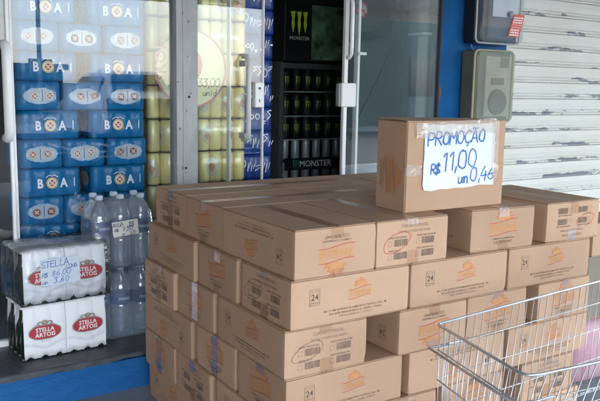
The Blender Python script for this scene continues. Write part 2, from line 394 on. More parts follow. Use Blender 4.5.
# ------------------------------------------------------------------ cartons
CL, CW, CH = .43, .286, .143
def sun_logo(b, cx, cy, s, seed=0):
    """half sun over a banner: materials 2 pale orange, 3 orange, 4 red"""
    rnd = random.Random(seed)
    W2 = .5*s
    wav = lambda t: .045*s*math.sin((t-.5)*4.2)
    up = [(cx-W2+s*t/12, cy+.17*s+wav(t/12)) for t in range(13)]
    dn = [(cx-W2+s*t/12, cy-.17*s+wav(t/12)) for t in range(13)]
    # banner: dotted half-tone band
    for q in range(1, 9):       # printed as a coarse tint of thin lines
        f_ = q/9
        b.stroke([(x0_, y0_+(y1_-y0_)*f_) for (x0_, y0_), (_, y1_) in zip(up, dn)], .012*s, 2, 0)
    b.stroke(up, .020*s, 4, .0002); b.stroke(dn, .020*s, 4, .0002)
    b.text('Tropical', cx, cy-.085*s, .21*s, 3, .0002, sx=1.0, bold=.02)
    # sun
    pts = []
    for k in range(15):
        a = math.pi*k/14; rr = (.33 if k % 2 else .22)*s*(1+.12*rnd.uniform(-1, 1))
        pts.append((cx+.02*s+rr*math.cos(a), cy+.23*s+rr*.95*math.sin(a)))
    b.poly(pts+[(cx, cy+.21*s)], 3, .0001)
    b.stroke(pts, .018*s, 4, .0002)
def bars(b, x, y, w_, h_, seed, mi=1):
    rnd = random.Random(seed); cx = x
    while cx < x+w_-.0012:
        t = rnd.choice([.0007, .0010, .0016, .0022]); b.rect(cx, y, min(cx+t, x+w_), y+h_, mi); cx += t+rnd.choice([.0007, .0009, .0014])
PM = [INK, INK_GREY, PALE_ORANGE, ORANGE, RED_INK]
def count_print():
    b = MB(); x, y = -.135, .017
    b.stroke([(x-.017, y-.023), (x+.017, y-.023), (x+.017, y+.023), (x-.017, y+.023), (x-.017, y-.0235)], .0013, 0)
    b.text('24', x, y-.0085, .019, 0, bold=.012)
    b.text('CX. COM', x, y+.014, .0052, 1); b.text('UNIDADES', x, y-.0185, .0048, 1)
    return b
def side_logo(): b = MB(); sun_logo(b, .025, .012, .082, 1); return b
def address_print():
    b = MB()
    b.text('IND. E COM. DE PRODUTOS ALIMENTICIOS TROPICAL LTDA. - ME', .012, -.033, .0062, 0, sx=.92, bold=.006)
    b.text('RUA LAURO BRAGA DE MELLO, 62 - CENTRO - S. PAULO', .012, -.043, .0060, 0, sx=.92, bold=.006)
    b.text('CNPJ 04.115.283/0001-40  I.E. 115.470.112', .012, -.053, .0056, 1, sx=.92)
    return b
def end_logo(): b = MB(); sun_logo(b, 0, .006, .125, 2); return b
def phone_print():
    b = MB()
    b.text('COMERCIO E DISTRIBUICAO', 0, -.034, .0058, 0, bold=.008)
    b.text('(12) 3630-3447', 0, -.048, .0100, 0)
    return b
def end_print_codes():
    b = MB()
    b.text('CUIDADO FRAGIL', .005, .046, .0098, 1)
    b.text('TAMPA E FUNDO DE VIDRO', .005, .030, .0074, 1)
    q = 0
    for yy in (-.010, -.050):
        for xx in (-.098, .012):
            q += 1
            b.stroke([(xx, yy+.002), (xx+.013, yy+.002), (xx+.013, yy+.016), (xx, yy+.016), (xx, yy+.0015)], .0009, 1)
            bars(b, xx+.022, yy, .052, .021, q, 1)
            b.text(['SABOR TRADICIONAL', 'SABOR CHOCOLATE ME', 'SABOR COCO', 'SABOR BANANA CAN'][q-1], xx+.001, yy+.025, .0052, 0, align='LEFT', bold=.006)
    return b
E_ = .0007
PR = []
for nm, fn in (('count_print', count_print), ('logo_print', side_logo), ('address_print', address_print)):
    PR.append((nm, fn().xf(face((0, -CW/2-E_, CH/2), (1, 0, 0), (0, 0, 1))).mesh(nm, PM)))
    PR.append((nm, fn().xf(face((0, CW/2+E_, CH/2), (-1, 0, 0), (0, 0, 1))).mesh(nm, PM)))
for nm, fn in (('logo_print', end_logo), ('phone_print', phone_print)):
    PR.append((nm, fn().xf(face((-CL/2-E_, 0, CH/2), (0, -1, 0), (0, 0, 1))).mesh(nm, PM)))
PR.append(('barcode_print', end_print_codes().xf(face((CL/2+E_, 0, CH/2), (0, 1, 0), (0, 0, 1))).mesh('barcode_print', PM)))
FT = .003
def crushed_body(seed, mt):
    """box shell of small facets; corners and edges pushed in a little, faces stay flat for the printing"""
    rnd = random.Random(seed); NX, NY, NZ = 14, 10, 6
    hx, hy = CL/2, CW/2; z0, z1 = FT, CH-FT
    dents = []
    for ix in (-1, 1):
        for iy in (-1, 1):
            for iz in (0, 1): dents.append((Vector((ix*hx, iy*hy, (z0, z1)[iz])), rnd.choice([.0005, .0008, .001, .0015, .0025, .0045]), rnd.uniform(.010, .020)))
    for _ in range(5):
        ax = rnd.randrange(3)
        p_ = [rnd.choice([-hx, hx]), rnd.choice([-hy, hy]), rnd.choice([z0, z1])]
        p_[ax] = [rnd.uniform(-hx, hx), rnd.uniform(-hy, hy), rnd.uniform(z0, z1)][ax]
        dents.append((Vector(p_), rnd.uniform(.001, .003), rnd.uniform(.008, .018)))
    cen = Vector((0, 0, CH/2)); b = MB(); idx = {}
    def fr(n_, i): # finer near the ends
        t = i/n_; return t-.5*math.sin(2*math.pi*t)/math.pi*.80
    def vid(i, j, k):
        if (i, j, k) in idx: return idx[i, j, k]
        p = Vector((-hx+2*hx*fr(NX, i), -hy+2*hy*fr(NY, j), z0+(z1-z0)*fr(NZ, k)))
        ends = (i in (0, NX))+(j in (0, NY))+(k in (0, NZ))
        q = p.copy()
        if ends >= 2:      # rounded fold
            r_ = .0011
            if i in (0, NX): q.x -= math.copysign(r_, q.x)
            if j in (0, NY): q.y -= math.copysign(r_, q.y)
            if k in (0, NZ): q.z -= r_ if k else -r_
        for c, a_, r_ in dents:
            d = (p-c).length
            if d < r_: q += (cen-c).normalized()*a_*(1-d/r_)**1.3*(1+.3*math.sin(d*900))
        idx[i, j, k] = len(b.v); b.v.append(tuple(q)); return idx[i, j, k]
    def quad(*g): b.f.append(tuple(vid(*x) for x in g)); b.m.append(0)
    for i in range(NX):
        for j in range(NY):
            quad((i,j,0),(i,j+1,0),(i+1,j+1,0),(i+1,j,0)); quad((i,j,NZ),(i+1,j,NZ),(i+1,j+1,NZ),(i,j+1,NZ))
        for k in range(NZ):
            quad((i,0,k),(i+1,0,k),(i+1,0,k+1),(i,0,k+1)); quad((i,NY,k),(i,NY,k+1),(i+1,NY,k+1),(i+1,NY,k))
    for j in range(NY):
        for k in range(NZ):
            quad((0,j,k),(0,j,k+1),(0,j+1,k+1),(0,j+1,k)); quad((NX,j,k),(NX,j+1,k),(NX,j+1,k+1),(NX,j,k+1))
    return b.mesh('body', mt, 'auto')
BODIES = [crushed_body(q_, CARD) for q_ in range(9)]
def flap(sy, zt):
    y0, y1 = (.0014, CW/2-.002) if sy > 0 else (-CW/2+.002, -.0014)
    return MB().box(-CL/2+.0015, CL/2-.0015, y0, y1, CH-FT+.0002 if zt else 0.0, CH if zt else FT-.0002, b=.001).mesh('flap', CARD_IN)
FL = [flap(1, 1), flap(-1, 1), flap(1, 0), flap(-1, 0)]
def tape_mesh(drop_a, drop_b, top=True, wd=.045, off=0):
    z = CH+.0006 if top else -.0002; s_ = -1 if top else 1
    e = CL/2+.0012
    path = [(-e, z+s_*drop_a), (-e, z), (e, z), (e, z+s_*drop_b)]
    xs = [path[0]]
    for a, b_ in zip(path, path[1:]):
        for k in range(1, 9): xs.append((a[0]+(b_[0]-a[0])*k/8, a[1]+(b_[1]-a[1])*k/8))
    vs = []
    for i, (x, z_) in enumerate(xs):
        j = .0025*math.sin(i*1.9)
        vs += [(x, off-wd/2+j*.4, z_), (x, off+wd/2+j*.4, z_)]
    return MB().add(vs, [(2*i, 2*i+1, 2*i+3, 2*i+2) for i in range(len(xs)-1)]).mesh('tape', TAPE)
TP = [tape_mesh(.030, .034), tape_mesh(.022, .038, off=.004), tape_mesh(.036, .020, off=-.005)]
TPB = tape_mesh(.035, .045, top=False)
def vert_tape(end):   # a strip that runs down the whole short end
    e = (CL/2+.0014)*(1 if end > 0 else -1)
    b = MB(); vs = []
    for i in range(9):
        z = .012+(CH-.012)*i/8; j = .002*math.sin(i*2.1)
        vs += [(e, -.022+j, z), (e, .022+j, z)]
    return b.add(vs, [(2*i, 2*i+1, 2*i+3, 2*i+2) for i in range(8)]).mesh('tape', TAPE)
VT = {1: vert_tape(1), -1: vert_tape(-1)}

# rz: 0 long side to the street, logo end to the left; 180 codes end to the left; 90 logo end to the street; -90 codes end to the street
def carton(cx, cy, layer_z, rz, flip, label, group='cartons stacked in front of the shop', jr=.9, vt=0, pen=None, k=0, grey=False):
    o = thing('carton', label, 'carton', (cx, cy, layer_z), R(rz+random.uniform(-jr, jr)), group)
    o.rotation_mode = 'XYZ'
    if flip:
        o.rotation_euler = (math.pi, 0, R(rz+random.uniform(-jr, jr))); o.location.z += CH
        # turning upside down mirrors which side faces the street; ends stay where they were
    bd = link('body', BODIES[(k*5) % 9], o)
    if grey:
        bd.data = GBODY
    for q in FL: link('flap', q, o)
    link('tape', TP[k % 3], o); link('tape', TPB, o)
    if not grey:
        for nm, me in PR: link(nm, me, o)
    if vt: link('tape', VT[vt], o)
    if pen:
        colr, end = pen
        b = MB(); rnd = random.Random(3)
        rx_, ry_, sk_ = .044+.004*(k % 3), .022+.003*(k % 4), .006+.004*(k % 3)
        pts = [(-.066+rx_*math.cos(R(t))*(1+.05*math.sin(t*.05+k)), .002+ry_*math.sin(R(t))+sk_*math.cos(R(t))) for t in range(20+17*k % 90, 385+23*k % 60, 9)]
        b.stroke(pts, .0017, 0, .0003)
        link('pen_mark', b.xf(face((CL/2+E_, 0, CH/2), (0, 1, 0), (0, 0, 1))).mesh('pen_mark', colr), o)
    return o
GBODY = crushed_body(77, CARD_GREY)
SX, SY = 1.0613, 1.6742          # near corner of the stack
TOPZ = 6*CH
def lz(n): return TOPZ - n*CH     # floor of layer n (1 = top)
ORD = {1: 'top layer', 2: 'second layer', 3: 'third layer', 4: 'fourth layer', 5: 'fifth layer', 6: 'bottom layer'}
_k = [0]
def C(n, x0, y0, along, rz, flip, where, dx=0, dy=0, **kw):
    """a carton whose low corner is x0,y0 from the near corner of the stack"""
    _k[0] += 1
    lx, ly = (CL, CW) if along == 'x' else (CW, CL)
    kw.setdefault('k', _k[0])
    return carton(SX+x0+lx/2+dx, SY+y0+ly/2+dy, lz(n)+.0002*(6-n), rz, flip, where, **kw)
up_ = 'carton in the %s of the stack, '
# top layer
C(1, 0, 0, 'y', 90, True, up_ % ORD[1]+'at the near corner, logo end upside down')
C(1, .290, .002, 'y', -90, False, up_ % ORD[1]+'second in front, barcodes circled in red', pen=(RED_PEN, 1))
o = C(1, .712, .012, 'y', 90, False, up_ % ORD[1]+'third in front, just right of the gap', jr=.1); o.rotation_euler.z += R(-3.5)
C(1, 1.056, .004, 'y', -90, True, up_ % ORD[1]+'rightmost in front, barcode end upside down', pen=(RED_PEN, 1))
C(1, .001, .435, 'x', 0, False, up_ % ORD[1]+'middle of left side, logo end out')
C(1, .004, .724, 'x', 180, False, up_ % ORD[1]+'rear left, taped barcode end', vt=1)
C(1, .436, .437, 'x', 0, False, up_ % ORD[1]+'behind the carton circled in red')
C(1, .438, .726, 'x', 0, True, up_ % ORD[1]+'rear row, second from the left')
C(1, .872, .439, 'x', 180, False, up_ % ORD[1]+'second row, behind the price carton', dy=.002)
C(1, .876, .729, 'x', 0, False, up_ % ORD[1]+'rear row, rightmost')
# second layer
C(2, -.008, 0, 'x', 180, False, up_ % ORD[2]+'near corner, under the upside-down logo', pen=(INK_GREY, 1))
C(2, .428, .001, 'x', 0, False, up_ % ORD[2]+'middle of the front, under the gap')
C(2, .872, .003, 'x', 0, False, up_ % ORD[2]+'rightmost in front')
C(2, -.012, .303, 'x', 0, False, up_ % ORD[2]+'middle of the left side')
C(2, -.019, .605, 'y', -90, False, up_ % ORD[2]+'rear of the left side, long side outward')
C(2, .440, .305, 'x', 0, False, up_ % ORD[2]+'second row, below the top gap')
# third layer
C(3, -.018, .004, 'y', -90, False, up_ % ORD[3]+'near corner, barcodes circled in pen', pen=(INK_GREY, 1))
C(3, .386, -.004, 'y', 90, True, up_ % ORD[3]+'right of the gap, upside-down logo')
C(3, .684, .004, 'y', 90, False, up_ % ORD[3]+'third in front, behind the cart rim')
C(3, 1.030, .002, 'y', 90, False, up_ % ORD[3]+'rightmost in front, behind the cart')
C(3, -.004, .459, 'x', 0, False, up_ % ORD[3]+'middle of the left side', dx=-.016, vt=-1)
C(3, -.018, .755, 'x', 180, False, up_ % ORD[3]+'rear of the left side, tape over barcodes', dx=-.016, vt=1)
C(3, .50, .46, 'x', 0, False, up_ % ORD[3]+'deep inside the gap')
# fourth layer
C(4, -.016, .006, 'x', 0, False, up_ % ORD[4]+'near corner, showing a printed 24')
C(4, .440, .003, 'x', 180, True, up_ % ORD[4]+'middle of front, upside down')
C(4, .890, .004, 'x', 0, False, up_ % ORD[4]+'rightmost in front, behind the cart')
C(4, -.014, .308, 'x', 0, False, up_ % ORD[4]+'middle of the left side', dx=-.004, vt=-1)
C(4, -.022, .626, 'y', 90, True, up_ % ORD[4]+'rear of the left side, upside down', dx=-.004)
# fifth layer
C(5, -.022, .004, 'y', 90, False, up_ % ORD[5]+'at the near corner')
C(5, .276, .002, 'y', -90, False, up_ % ORD[5]+'second in front')
C(5, .590, .004, 'y', 90, False, up_ % ORD[5]+'third in front, behind the cart')
C(5, .965, .0, 'y', -90, False, up_ % ORD[5]+'rightmost in front, behind the cart')
C(5, -.018, .464, 'x', 180, False, up_ % ORD[5]+'middle of left side, barcode end out', dx=-.008)
C(5, -.018, .767, 'x', 0, False, up_ % ORD[5]+'rear of the left side, logo end outward', dx=-.012, vt=-1)
# bottom layer
C(6, -.018, .004, 'x', 0, False, up_ % ORD[6]+'at the near corner')
C(6, .425, .004, 'x', 0, False, up_ % ORD[6]+'middle of the front')
C(6, .870, .004, 'x', 0, False, up_ % ORD[6]+'rightmost in front')
C(6, -.010, .31, 'x', 0, False, up_ % ORD[6]+'middle of the left side')
C(6, -.016, .62, 'y', -90, False, up_ % ORD[6]+'rear of the left side')

# price carton on top of the stack, standing on its long edge
pb = onZ(405, 213.8, TOPZ); pe = onZ(500, 203, TOPZ)
PC_W, PC_D, PC_H = .43, .150, .292
pc = thing('carton', 'single cardboard carton on top of the stack carrying the handwritten price sheet', 'carton', (pb.x+PC_W/2, pb.y+PC_D/2, TOPZ+.001), R(-1.0))
b = MB()
hw, hd = PC_W/2, PC_D/2
b.box(-hw, hw, -hd, hd, 0, PC_H-.004, b=.003)
obj('body', b, CARD, pc)
# end flaps: two halves on the street side meet in a horizontal seam; a loose lip on top
obj('flap', MB().box(-hw+.002, hw-.001, -hd-.0030, -hd-.0002, .002, PC_H*.49, b=.0008), CARD, pc)
obj('flap', MB().box(-hw+.001, hw-.002, -hd-.0034, -hd-.0002, PC_H*.494, PC_H-.006, b=.0008), CARD, pc)
lip = MB().add([(-hw-.004, -hd+.01, PC_H+.001), (-hw+.002, hd+.004, PC_H+.004), (hw, hd+.003, PC_H-.003), (hw, -hd-.002, PC_H-.0035), (-hw-.003, -hd-.003, PC_H-.002)], [(0, 1, 2, 3, 4)])
lip.add([(v[0], v[1], v[2]-.003) for v in lip.v[:5]], [(4, 3, 2, 1, 0)]); lip.f += [(i, i+5, (i+1) % 5+5, (i+1) % 5) for i in range(5)]; lip.m += [0]*5
obj('top_panel', lip, CARD_IN, pc)
bp = end_logo(); q_ = phone_print(); bp.add(q_.v, q_.f, 0)
obj('logo_print', bp.xf(Matrix.Scale(.95, 4)).xf(face((-hw-.0008, .008, .115), (0, 0, -1), (0, -1, 0))), PM, pc)
tp = MB()
for i in range(11):
    x = -hw-.0012 if i == 0 else -hw+.41*PC_W*(i-1)/9*1.0
    tp.v += [(x, -hd-.0042, PC_H*.40+.003*math.sin(i*2)), (x, -hd-.0042, PC_H*.52+.003*math.sin(i*1.3))]
tp.f += [(2*i, 2*i+2, 2*i+3, 2*i+1) for i in range(10)]; tp.m += [0]*10
obj('tape', tp, CLEAR_TAPE, pc)

# stroke lettering for the hand-written signs
SF = {'A': '0,0 1.6,6 2.2,6 4,0|.7,2.2 3.4,2.2', 'P': '.5,0 .3,6 3.2,5.8 3.9,4.4 3,3 .4,2.8', 'R': '.4,0 .3,6 3,5.9 3.8,4.6 3,3.2 .5,3 1.6,3 4,0', 'O': '2,6 .5,5 .2,1.5 1.6,0 3.2,.4 3.9,2.5 3.6,5 2,6',
      'M': '0,0 .4,6 2,2.4 3.8,6 4.2,0', 'N': '.2,0 .3,6 3.6,0 3.8,6', 'C': '3.8,5 2.4,6 .7,5 .2,2.6 1,.4 2.6,0 3.9,1', 'Ç': '3.8,5 2.4,6 .7,5 .2,2.6 1,.4 2.6,0 3.9,1|2.2,0 2.8,-.9 1.8,-1.4',
      'S': '3.7,5.2 2.2,6 .5,5 .9,3.6 3.2,2.6 3.7,1.2 2.2,0 .3,.8', 'T': '0,6 4,6|2,6 1.9,0', 'E': '3.8,6 .4,6 .3,0 3.8,.1|.4,3.1 3,3.1', 'L': '.5,6 .3,0 3.6,.2', 'G': '3.8,5 2.4,6 .6,4.8 .3,1.6 1.6,0 3.4,.5 3.7,2.6 2.2,2.6',
      'U': '.2,6 .3,1.2 1.6,0 3,.5 3.7,2 3.8,6|3.7,2 4,0', 'I': '2,0 2,6', '$': '3.7,5.2 2.2,5.8 .5,4.9 .9,3.6 3.2,2.6 3.7,1.2 2.2,.2 .3,.9|1.4,-.6 2.6,6.6',
      '0': '2,6 .6,5 .3,1.6 1.7,0 3.2,.6 3.8,3 3.3,5.4 2,6', '1': '1,4.6 2.4,6 2.2,0', '2': '.4,4.8 1.6,6 3.4,5.4 3.2,3.6 .3,.1 3.9,.2', '3': '.5,5.6 3.4,5.8 1.7,3.5 3.5,2.8 3.4,.8 1.6,0 .2,.8', '4': '2.4,6 .3,2 3.9,2.2|3,4 2.7,-.4',
      '5': '3.7,6 1,6 .7,3.4 2.8,3.7 3.8,2 2.6,.2 .4,.4', '6': '3.2,6 1,3.4 .3,1.4 1.6,0 3.4,.8 3.2,2.6 .7,2.2', '7': '.2,5.8 3.8,6 1.6,0|1,3 3.2,3.2', '8': '2,3.2 .6,4.6 2,6 3.4,4.8 2,3.2 .3,1.3 1.8,0 3.6,1.2 2,3.2', ',': '1.4,.8 1,-1', 'u': '.4,3.4 .4,.6 1.6,0 3,1.4 3.1,3.4 3.1,1 3.7,0', 'n': '.3,3.4 .4,0 .6,2.4 2,3.4 3,2.4 3.1,0', 'd': '3.2,6 3.1,0 3,2.6 1.6,3.4 .3,1.8 1.4,0 3,1.2', 'i': '1.6,3.4 1.7,0|1.6,4.8 1.7,5'}
def write(b, s, x, y, h, t, mi=0, adv=5.0, slant=.05, seed=1, z=.0004, sx=1.0, rise=0.0):
    rnd = random.Random(seed); u = h/6
    for ch in s:
        if ch in SF:
            for ln in SF[ch].split('|'):
                P = [tuple(map(float, q.split(','))) for q in ln.split()]
                jit = [(px+rnd.uniform(-.22, .22), py+rnd.uniform(-.22, .22)) for px, py in P]
                # smooth the pen line a little
                S = []
                for i in range(len(jit)-1):
                    p0 = jit[max(i-1, 0)]; p1, p2 = jit[i], jit[i+1]; p3 = jit[min(i+2, len(jit)-1)]
                    for q in range(4):
                        v = q/4
                        S.append(tuple(.5*((2*p1[a])+(-p0[a]+p2[a])*v*.7+(2*p0[a]-5*p1[a]+4*p2[a]-p3[a])*v*v*.7+(-p0[a]+3*p1[a]-3*p2[a]+p3[a])*v**3*.7) + .3*((p2[a]-p1[a])*.5*v-(p2[a]-p1[a])*.0)*0 for a in (0, 1)))
                S.append(jit[-1])
                b.stroke([(x+(px+slant*py*2)*u*sx, y+py*u) for px, py in S], t*rnd.uniform(.85, 1.15), mi, z)
            w_ = adv if ch not in 'I1,' else (adv*.62 if ch != ',' else adv*.45)
        else: w_ = adv*.6
        x += w_*u*sx; y += rise*w_*u*sx
    return b
def sheet(w_, h_, bow, n_=9, ragged=.003, seed=2):
    rnd = random.Random(seed); b = MB(); vs = []
    for j in range(n_+1):
        for i in range(n_+1):
            x = -w_/2+w_*i/n_; y = -h_/2+h_*j/n_
            if i in (0, n_) or j in (0, n_): x += rnd.uniform(-ragged, ragged); y += rnd.uniform(-ragged, ragged)
            vs.append((x, y, bow*(math.sin(i*.9+j*.5)+1)*.5))
    b.add(vs, [(j*(n_+1)+i, j*(n_+1)+i+1, (j+1)*(n_+1)+i+1, (j+1)*(n_+1)+i) for j in range(n_) for i in range(n_)])
    return b
ps = tag(obj('price_sign', sheet(.312, .208, .0008).xf(face((0, 0, 0), (1, 0, 0), (0, 0, 1))), PAPER, None, True), 'white paper sheet with blue handwritten price taped to the topmost carton', 'price sign')
c_ = onY(459, 156, pb.y-.006)
ps.location = (c_.x+.004, pb.y-.0075, c_.z); ps.rotation_euler = (0, R(-1.2), R(-1.0))
b = MB()
write(b, 'PROMOÇAO', -.143, .040, .040, .0054, 0, adv=4.75, seed=4, z=.0016, rise=.015)
b.stroke([(.052, .087), (.060, .091), (.069, .087), (.078, .091)], .0035, 0, .0016)
write(b, 'R$', -.128, -.052, .030, .0058, 0, adv=3.9, seed=5, z=.0016)
write(b, '11,00', -.084, -.046, .060, .0050, 0, adv=4.3, seed=6, z=.0016, rise=.05, slant=.02)
write(b, 'un', -.008, -.090, .036, .0052, 0, adv=4.0, seed=7, z=.0016)
write(b, '0,46', .046, -.086, .044, .0048, 0, adv=4.4, seed=8, z=.0016)
obj('lettering', b.xf(face((0, -.0003, 0), (1, 0, 0), (0, 0, 1))), BLUE_PEN, ps)
def strip(pts, t, mtl, par, seed=1, zz=.0022):
    rnd = random.Random(seed); b = MB(); vs = []
    P = [Vector(p) for p in pts]; N_ = 14
    for i in range(N_+1):
        q = P[0].lerp(P[1], i/N_); d = (P[1]-P[0]).normalized(); nn = Vector((-d.y, d.x))
        for s_ in (-1, -.33, .33, 1):
            e = q+nn*s_*t*.5
            vs.append((e.x+rnd.uniform(-.002, .002), e.y+rnd.uniform(-.0015, .0015), zz+rnd.uniform(0, .0040)))
    b.add(vs, [(4*i+k, 4*i+4+k, 4*i+5+k, 4*i+1+k) for i in range(N_) for k in range(3)])
    return obj('tape', b.xf(face((0, 0, 0), (1, 0, 0), (0, 0, 1))), mtl, par, True)
strip([(-.190, .088), (.160, .096)], .046, CLEAR_TAPE, ps, 3)
strip([(.156, .110), (.158, -.085)], .026, CLEAR_TAPE, ps, 4, .0030)

# second pile further right, greyish cartons with a pink pack below
g2 = 'cartons of the second pile by the shutter'
q0 = onY(592, 250, 1.86)
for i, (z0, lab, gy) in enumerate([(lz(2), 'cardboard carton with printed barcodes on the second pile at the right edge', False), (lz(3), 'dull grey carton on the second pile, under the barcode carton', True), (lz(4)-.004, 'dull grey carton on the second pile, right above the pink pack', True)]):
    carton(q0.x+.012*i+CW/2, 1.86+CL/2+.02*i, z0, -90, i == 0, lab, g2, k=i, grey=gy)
b = MB()
PKO = []
for z, ins in ((0, .03), (.015, .008), (.08, 0), (.14, .004), (.20, .0), (.262, .012), (.278, .04)):
    o_ = []
    for k in range(28):
        a = 2*math.pi*k/28; c, s_ = math.cos(a), math.sin(a)
        rx = (.20-ins)*abs(c)**.35*(1 if c > 0 else -1); ry = (.17-ins)*abs(s_)**.35*(1 if s_ > 0 else -1)
        o_.append((rx*(1+.015*math.sin(5*a+z*30)), ry*(1+.015*math.sin(7*a+z*20)), z))
    PKO.append(o_)
b.loft(PKO)
pk = tag(obj('plastic_pack', b, mat('pink_plastic', (.42, .17, .24), .35, col2=(.48, .34, .38), vscale=6, bump=.6, bscale=12, bdist=.01), None, True, (q0.x+.17, 2.05, 0)), 'pink and white plastic-wrapped pack under the grey cartons, behind the cart', 'pack')

# ------------------------------------------------------------------ shop front: glass leaves, frames, handles
def at(x, y, Y=3.2): return onY(x, y, Y)
def rounded_bar(b, x, y, z0, z1, r=.012, off=.05, n=10):
    """a pull handle: vertical tube standing off the glass, bent back to it at both ends"""
    P = [(x, y, z0), (x, y-off*.6, z0+.002), (x, y-off*.95, z0+.02), (x, y-off, z0+.05), (x, y-off, z1-.05), (x, y-off*.95, z1-.02), (x, y-off*.6, z1-.002), (x, y, z1)]
    return b.tube(P, r, n)
ZT = 2.35
def leaf(name, label, x0, x1, Y, stile=(.022, .022), handle=None, lock=None, mt=GLASS, stile_y=.018):
    t = thing(name, label, 'glass door' if handle else 'window', ((x0+x1)/2, Y, Z_SLAB-.02))
    ox, oz = (x0+x1)/2, Z_SLAB-.02
    obj('pane', MB().box(x0-ox+stile[0]*.6, x1-ox-stile[1]*.6, -.003, .003, .03, ZT-oz-.03), mt, t)
    if stile[0]: obj('stile', MB().box(x0-ox, x0-ox+stile[0], -stile_y, stile_y, 0, ZT-oz, b=.003), WHITE_ALU, t)
    if stile[1]: obj('stile', MB().box(x1-ox-stile[1], x1-ox, -stile_y, stile_y, 0, ZT-oz, b=.003), WHITE_ALU, t)
    obj('rail', MB().box(x0-ox+stile[0], x1-ox-stile[1], -.015, .015, 0, .045, b=.003), WHITE_ALU, t)
    obj('rail', MB().box(x0-ox+stile[0], x1-ox-stile[1], -.015, .015, ZT-oz-.045, ZT-oz, b=.003), WHITE_ALU, t)
    return t, ox, oz
# far left leaf beyond the frame edge, with its tall white handle
xl = at(13, 160).x
t0, ox, oz = leaf('sliding_door', 'glass door leaf at the left edge with a tall white handle', xl-.75, xl-.006, 3.155, (.03, .014), True, stile_y=.012)
hb = MB(); hz1, hz0 = at(3, 44, 3.10).z, at(11, 139, 3.10).z
hx = at(8, 100, 3.10).x
rounded_bar(hb, hx-ox, 0, hz0-oz, hz1-oz, .019, .06, 12)
obj('handle', hb, STEEL_WHITE, t0, True)
t1, ox, oz = leaf('shop_window', 'large glass panel left of the grey post, reflecting the white sky', xl, 1.372, 3.2, (.013, .0))
# weathered grey steel post
pl, pr_ = at(176.5, 60, 3.16), at(197.5, 60, 3.16)
POSTM = mat('weathered_post_paint', (.42, .44, .46), .6, col2=(.31, .325, .34), vscale=7, stretch=(3, 3, .8), bump=.5, bscale=26, bdist=.004)
po = thing('post', 'weathered grey steel post between the left window and the sliding door', 'post', ((pl.x+pr_.x)/2, 3.2, Z_SLAB))
hwid = (pr_.x-pl.x)/2
b = MB()
prof_ = [(-hwid, -.04), (-hwid*.45, -.04), (-hwid*.42, -.037), (-hwid*.38, -.04), (hwid, -.04), (hwid, .04), (-hwid, .04)]
b.loft([[(x, y, z) for x, y in prof_] for z in (0, ZT-Z_SLAB)])
obj('shaft', b, POSTM, po)
for px_, py_ in ((189, 97), (186, 168)):
    q = at(px_, py_, 3.16)
    obj('bolt', MB().lathe([(.006, 0), (.006, .004), (.003, .006)], 8).xf(Matrix.Translation((q.x-po.location.x, -.0405, q.z-Z_SLAB)) @ Matrix.Rotation(R(90), 4, 'X')), mat('rust', (.05, .035, .03), .8), po)
sc_ = MB(); rnd = random.Random(9)
for k in range(9):
    x = rnd.uniform(-hwid*.9, hwid*.85); z = rnd.uniform(.6, 1.6); w_, h_ = rnd.uniform(.0015, .0035), rnd.uniform(.003, .010)
    sc_.poly([(x-w_, z-h_), (x+w_*.8, z-h_*.7), (x+w_, z+h_*.5), (x-w_*.2, z+h_), (x-w_*.9, z+h_*.3)])
o = obj('paint_chips', sc_.xf(face((0, -.0408, 0), (1, 0, 0), (0, 0, 1))), mat('chip_dark', (.07, .06, .055), .8), po); o['kind'] = 'stuff'
# fixed pane and sliding leaf right of the post
t2, ox, oz = leaf('shop_window', 'narrow fixed glass panel right of the grey post with a thin white edge', pr_.x+.004, at(229.5, 90, 3.21).x, 3.21, (.0, .008), mt=GLASS_LOW)
xe = at(263, 120, 3.165).x
t3, ox, oz = leaf('sliding_door', 'left sliding glass door leaf with a grey handle and white lock, slid open', pr_.x+.004, xe, 3.165, (.0, .009), True, mt=GLASS_THIN, stile_y=.009)
hb = MB(); h1, h0 = at(249, 56, 3.11), at(249, 140, 3.11)
rounded_bar(hb, h1.x-ox, 0, h0.z-oz, h1.z-oz, .0125, .055)
obj('handle', hb, mat('grey_handle', (.52, .54, .55), .35), t3, True)
for zz in (h1.z-.035, h0.z+.02):
    obj('handle_bracket', MB().box(h1.x-ox-.022, h1.x-ox-.004, -.058, .004, zz-oz-.014, zz-oz+.014, b=.003), mat('bracket_grey', (.33, .34, .34), .4), t3)
k1, k0 = at(254.5, 82, 3.15), at(263, 107.5, 3.15)
lk = obj('lock_plate', MB().box(k1.x-ox, k0.x-ox+.003, -.024, .012, k0.z-oz, k1.z-oz, b=.004), STEEL_WHITE, t3)
obj('keyhole', MB().lathe([(.006, 0), (.006, .003)], 12).xf(Matrix.Translation(((k1.x+k0.x)/2-ox, -.0235, k1.z-oz-.03)) @ Matrix.Rotation(R(90), 4, 'X')), BLACKPL, lk)
obj('keyhole', MB().box((k1.x+k0.x)/2-ox-.002, (k1.x+k0.x)/2-ox+.002, -.0255, -.0238, k0.z-oz+.025, k0.z-oz+.04), BLACKPL, lk)
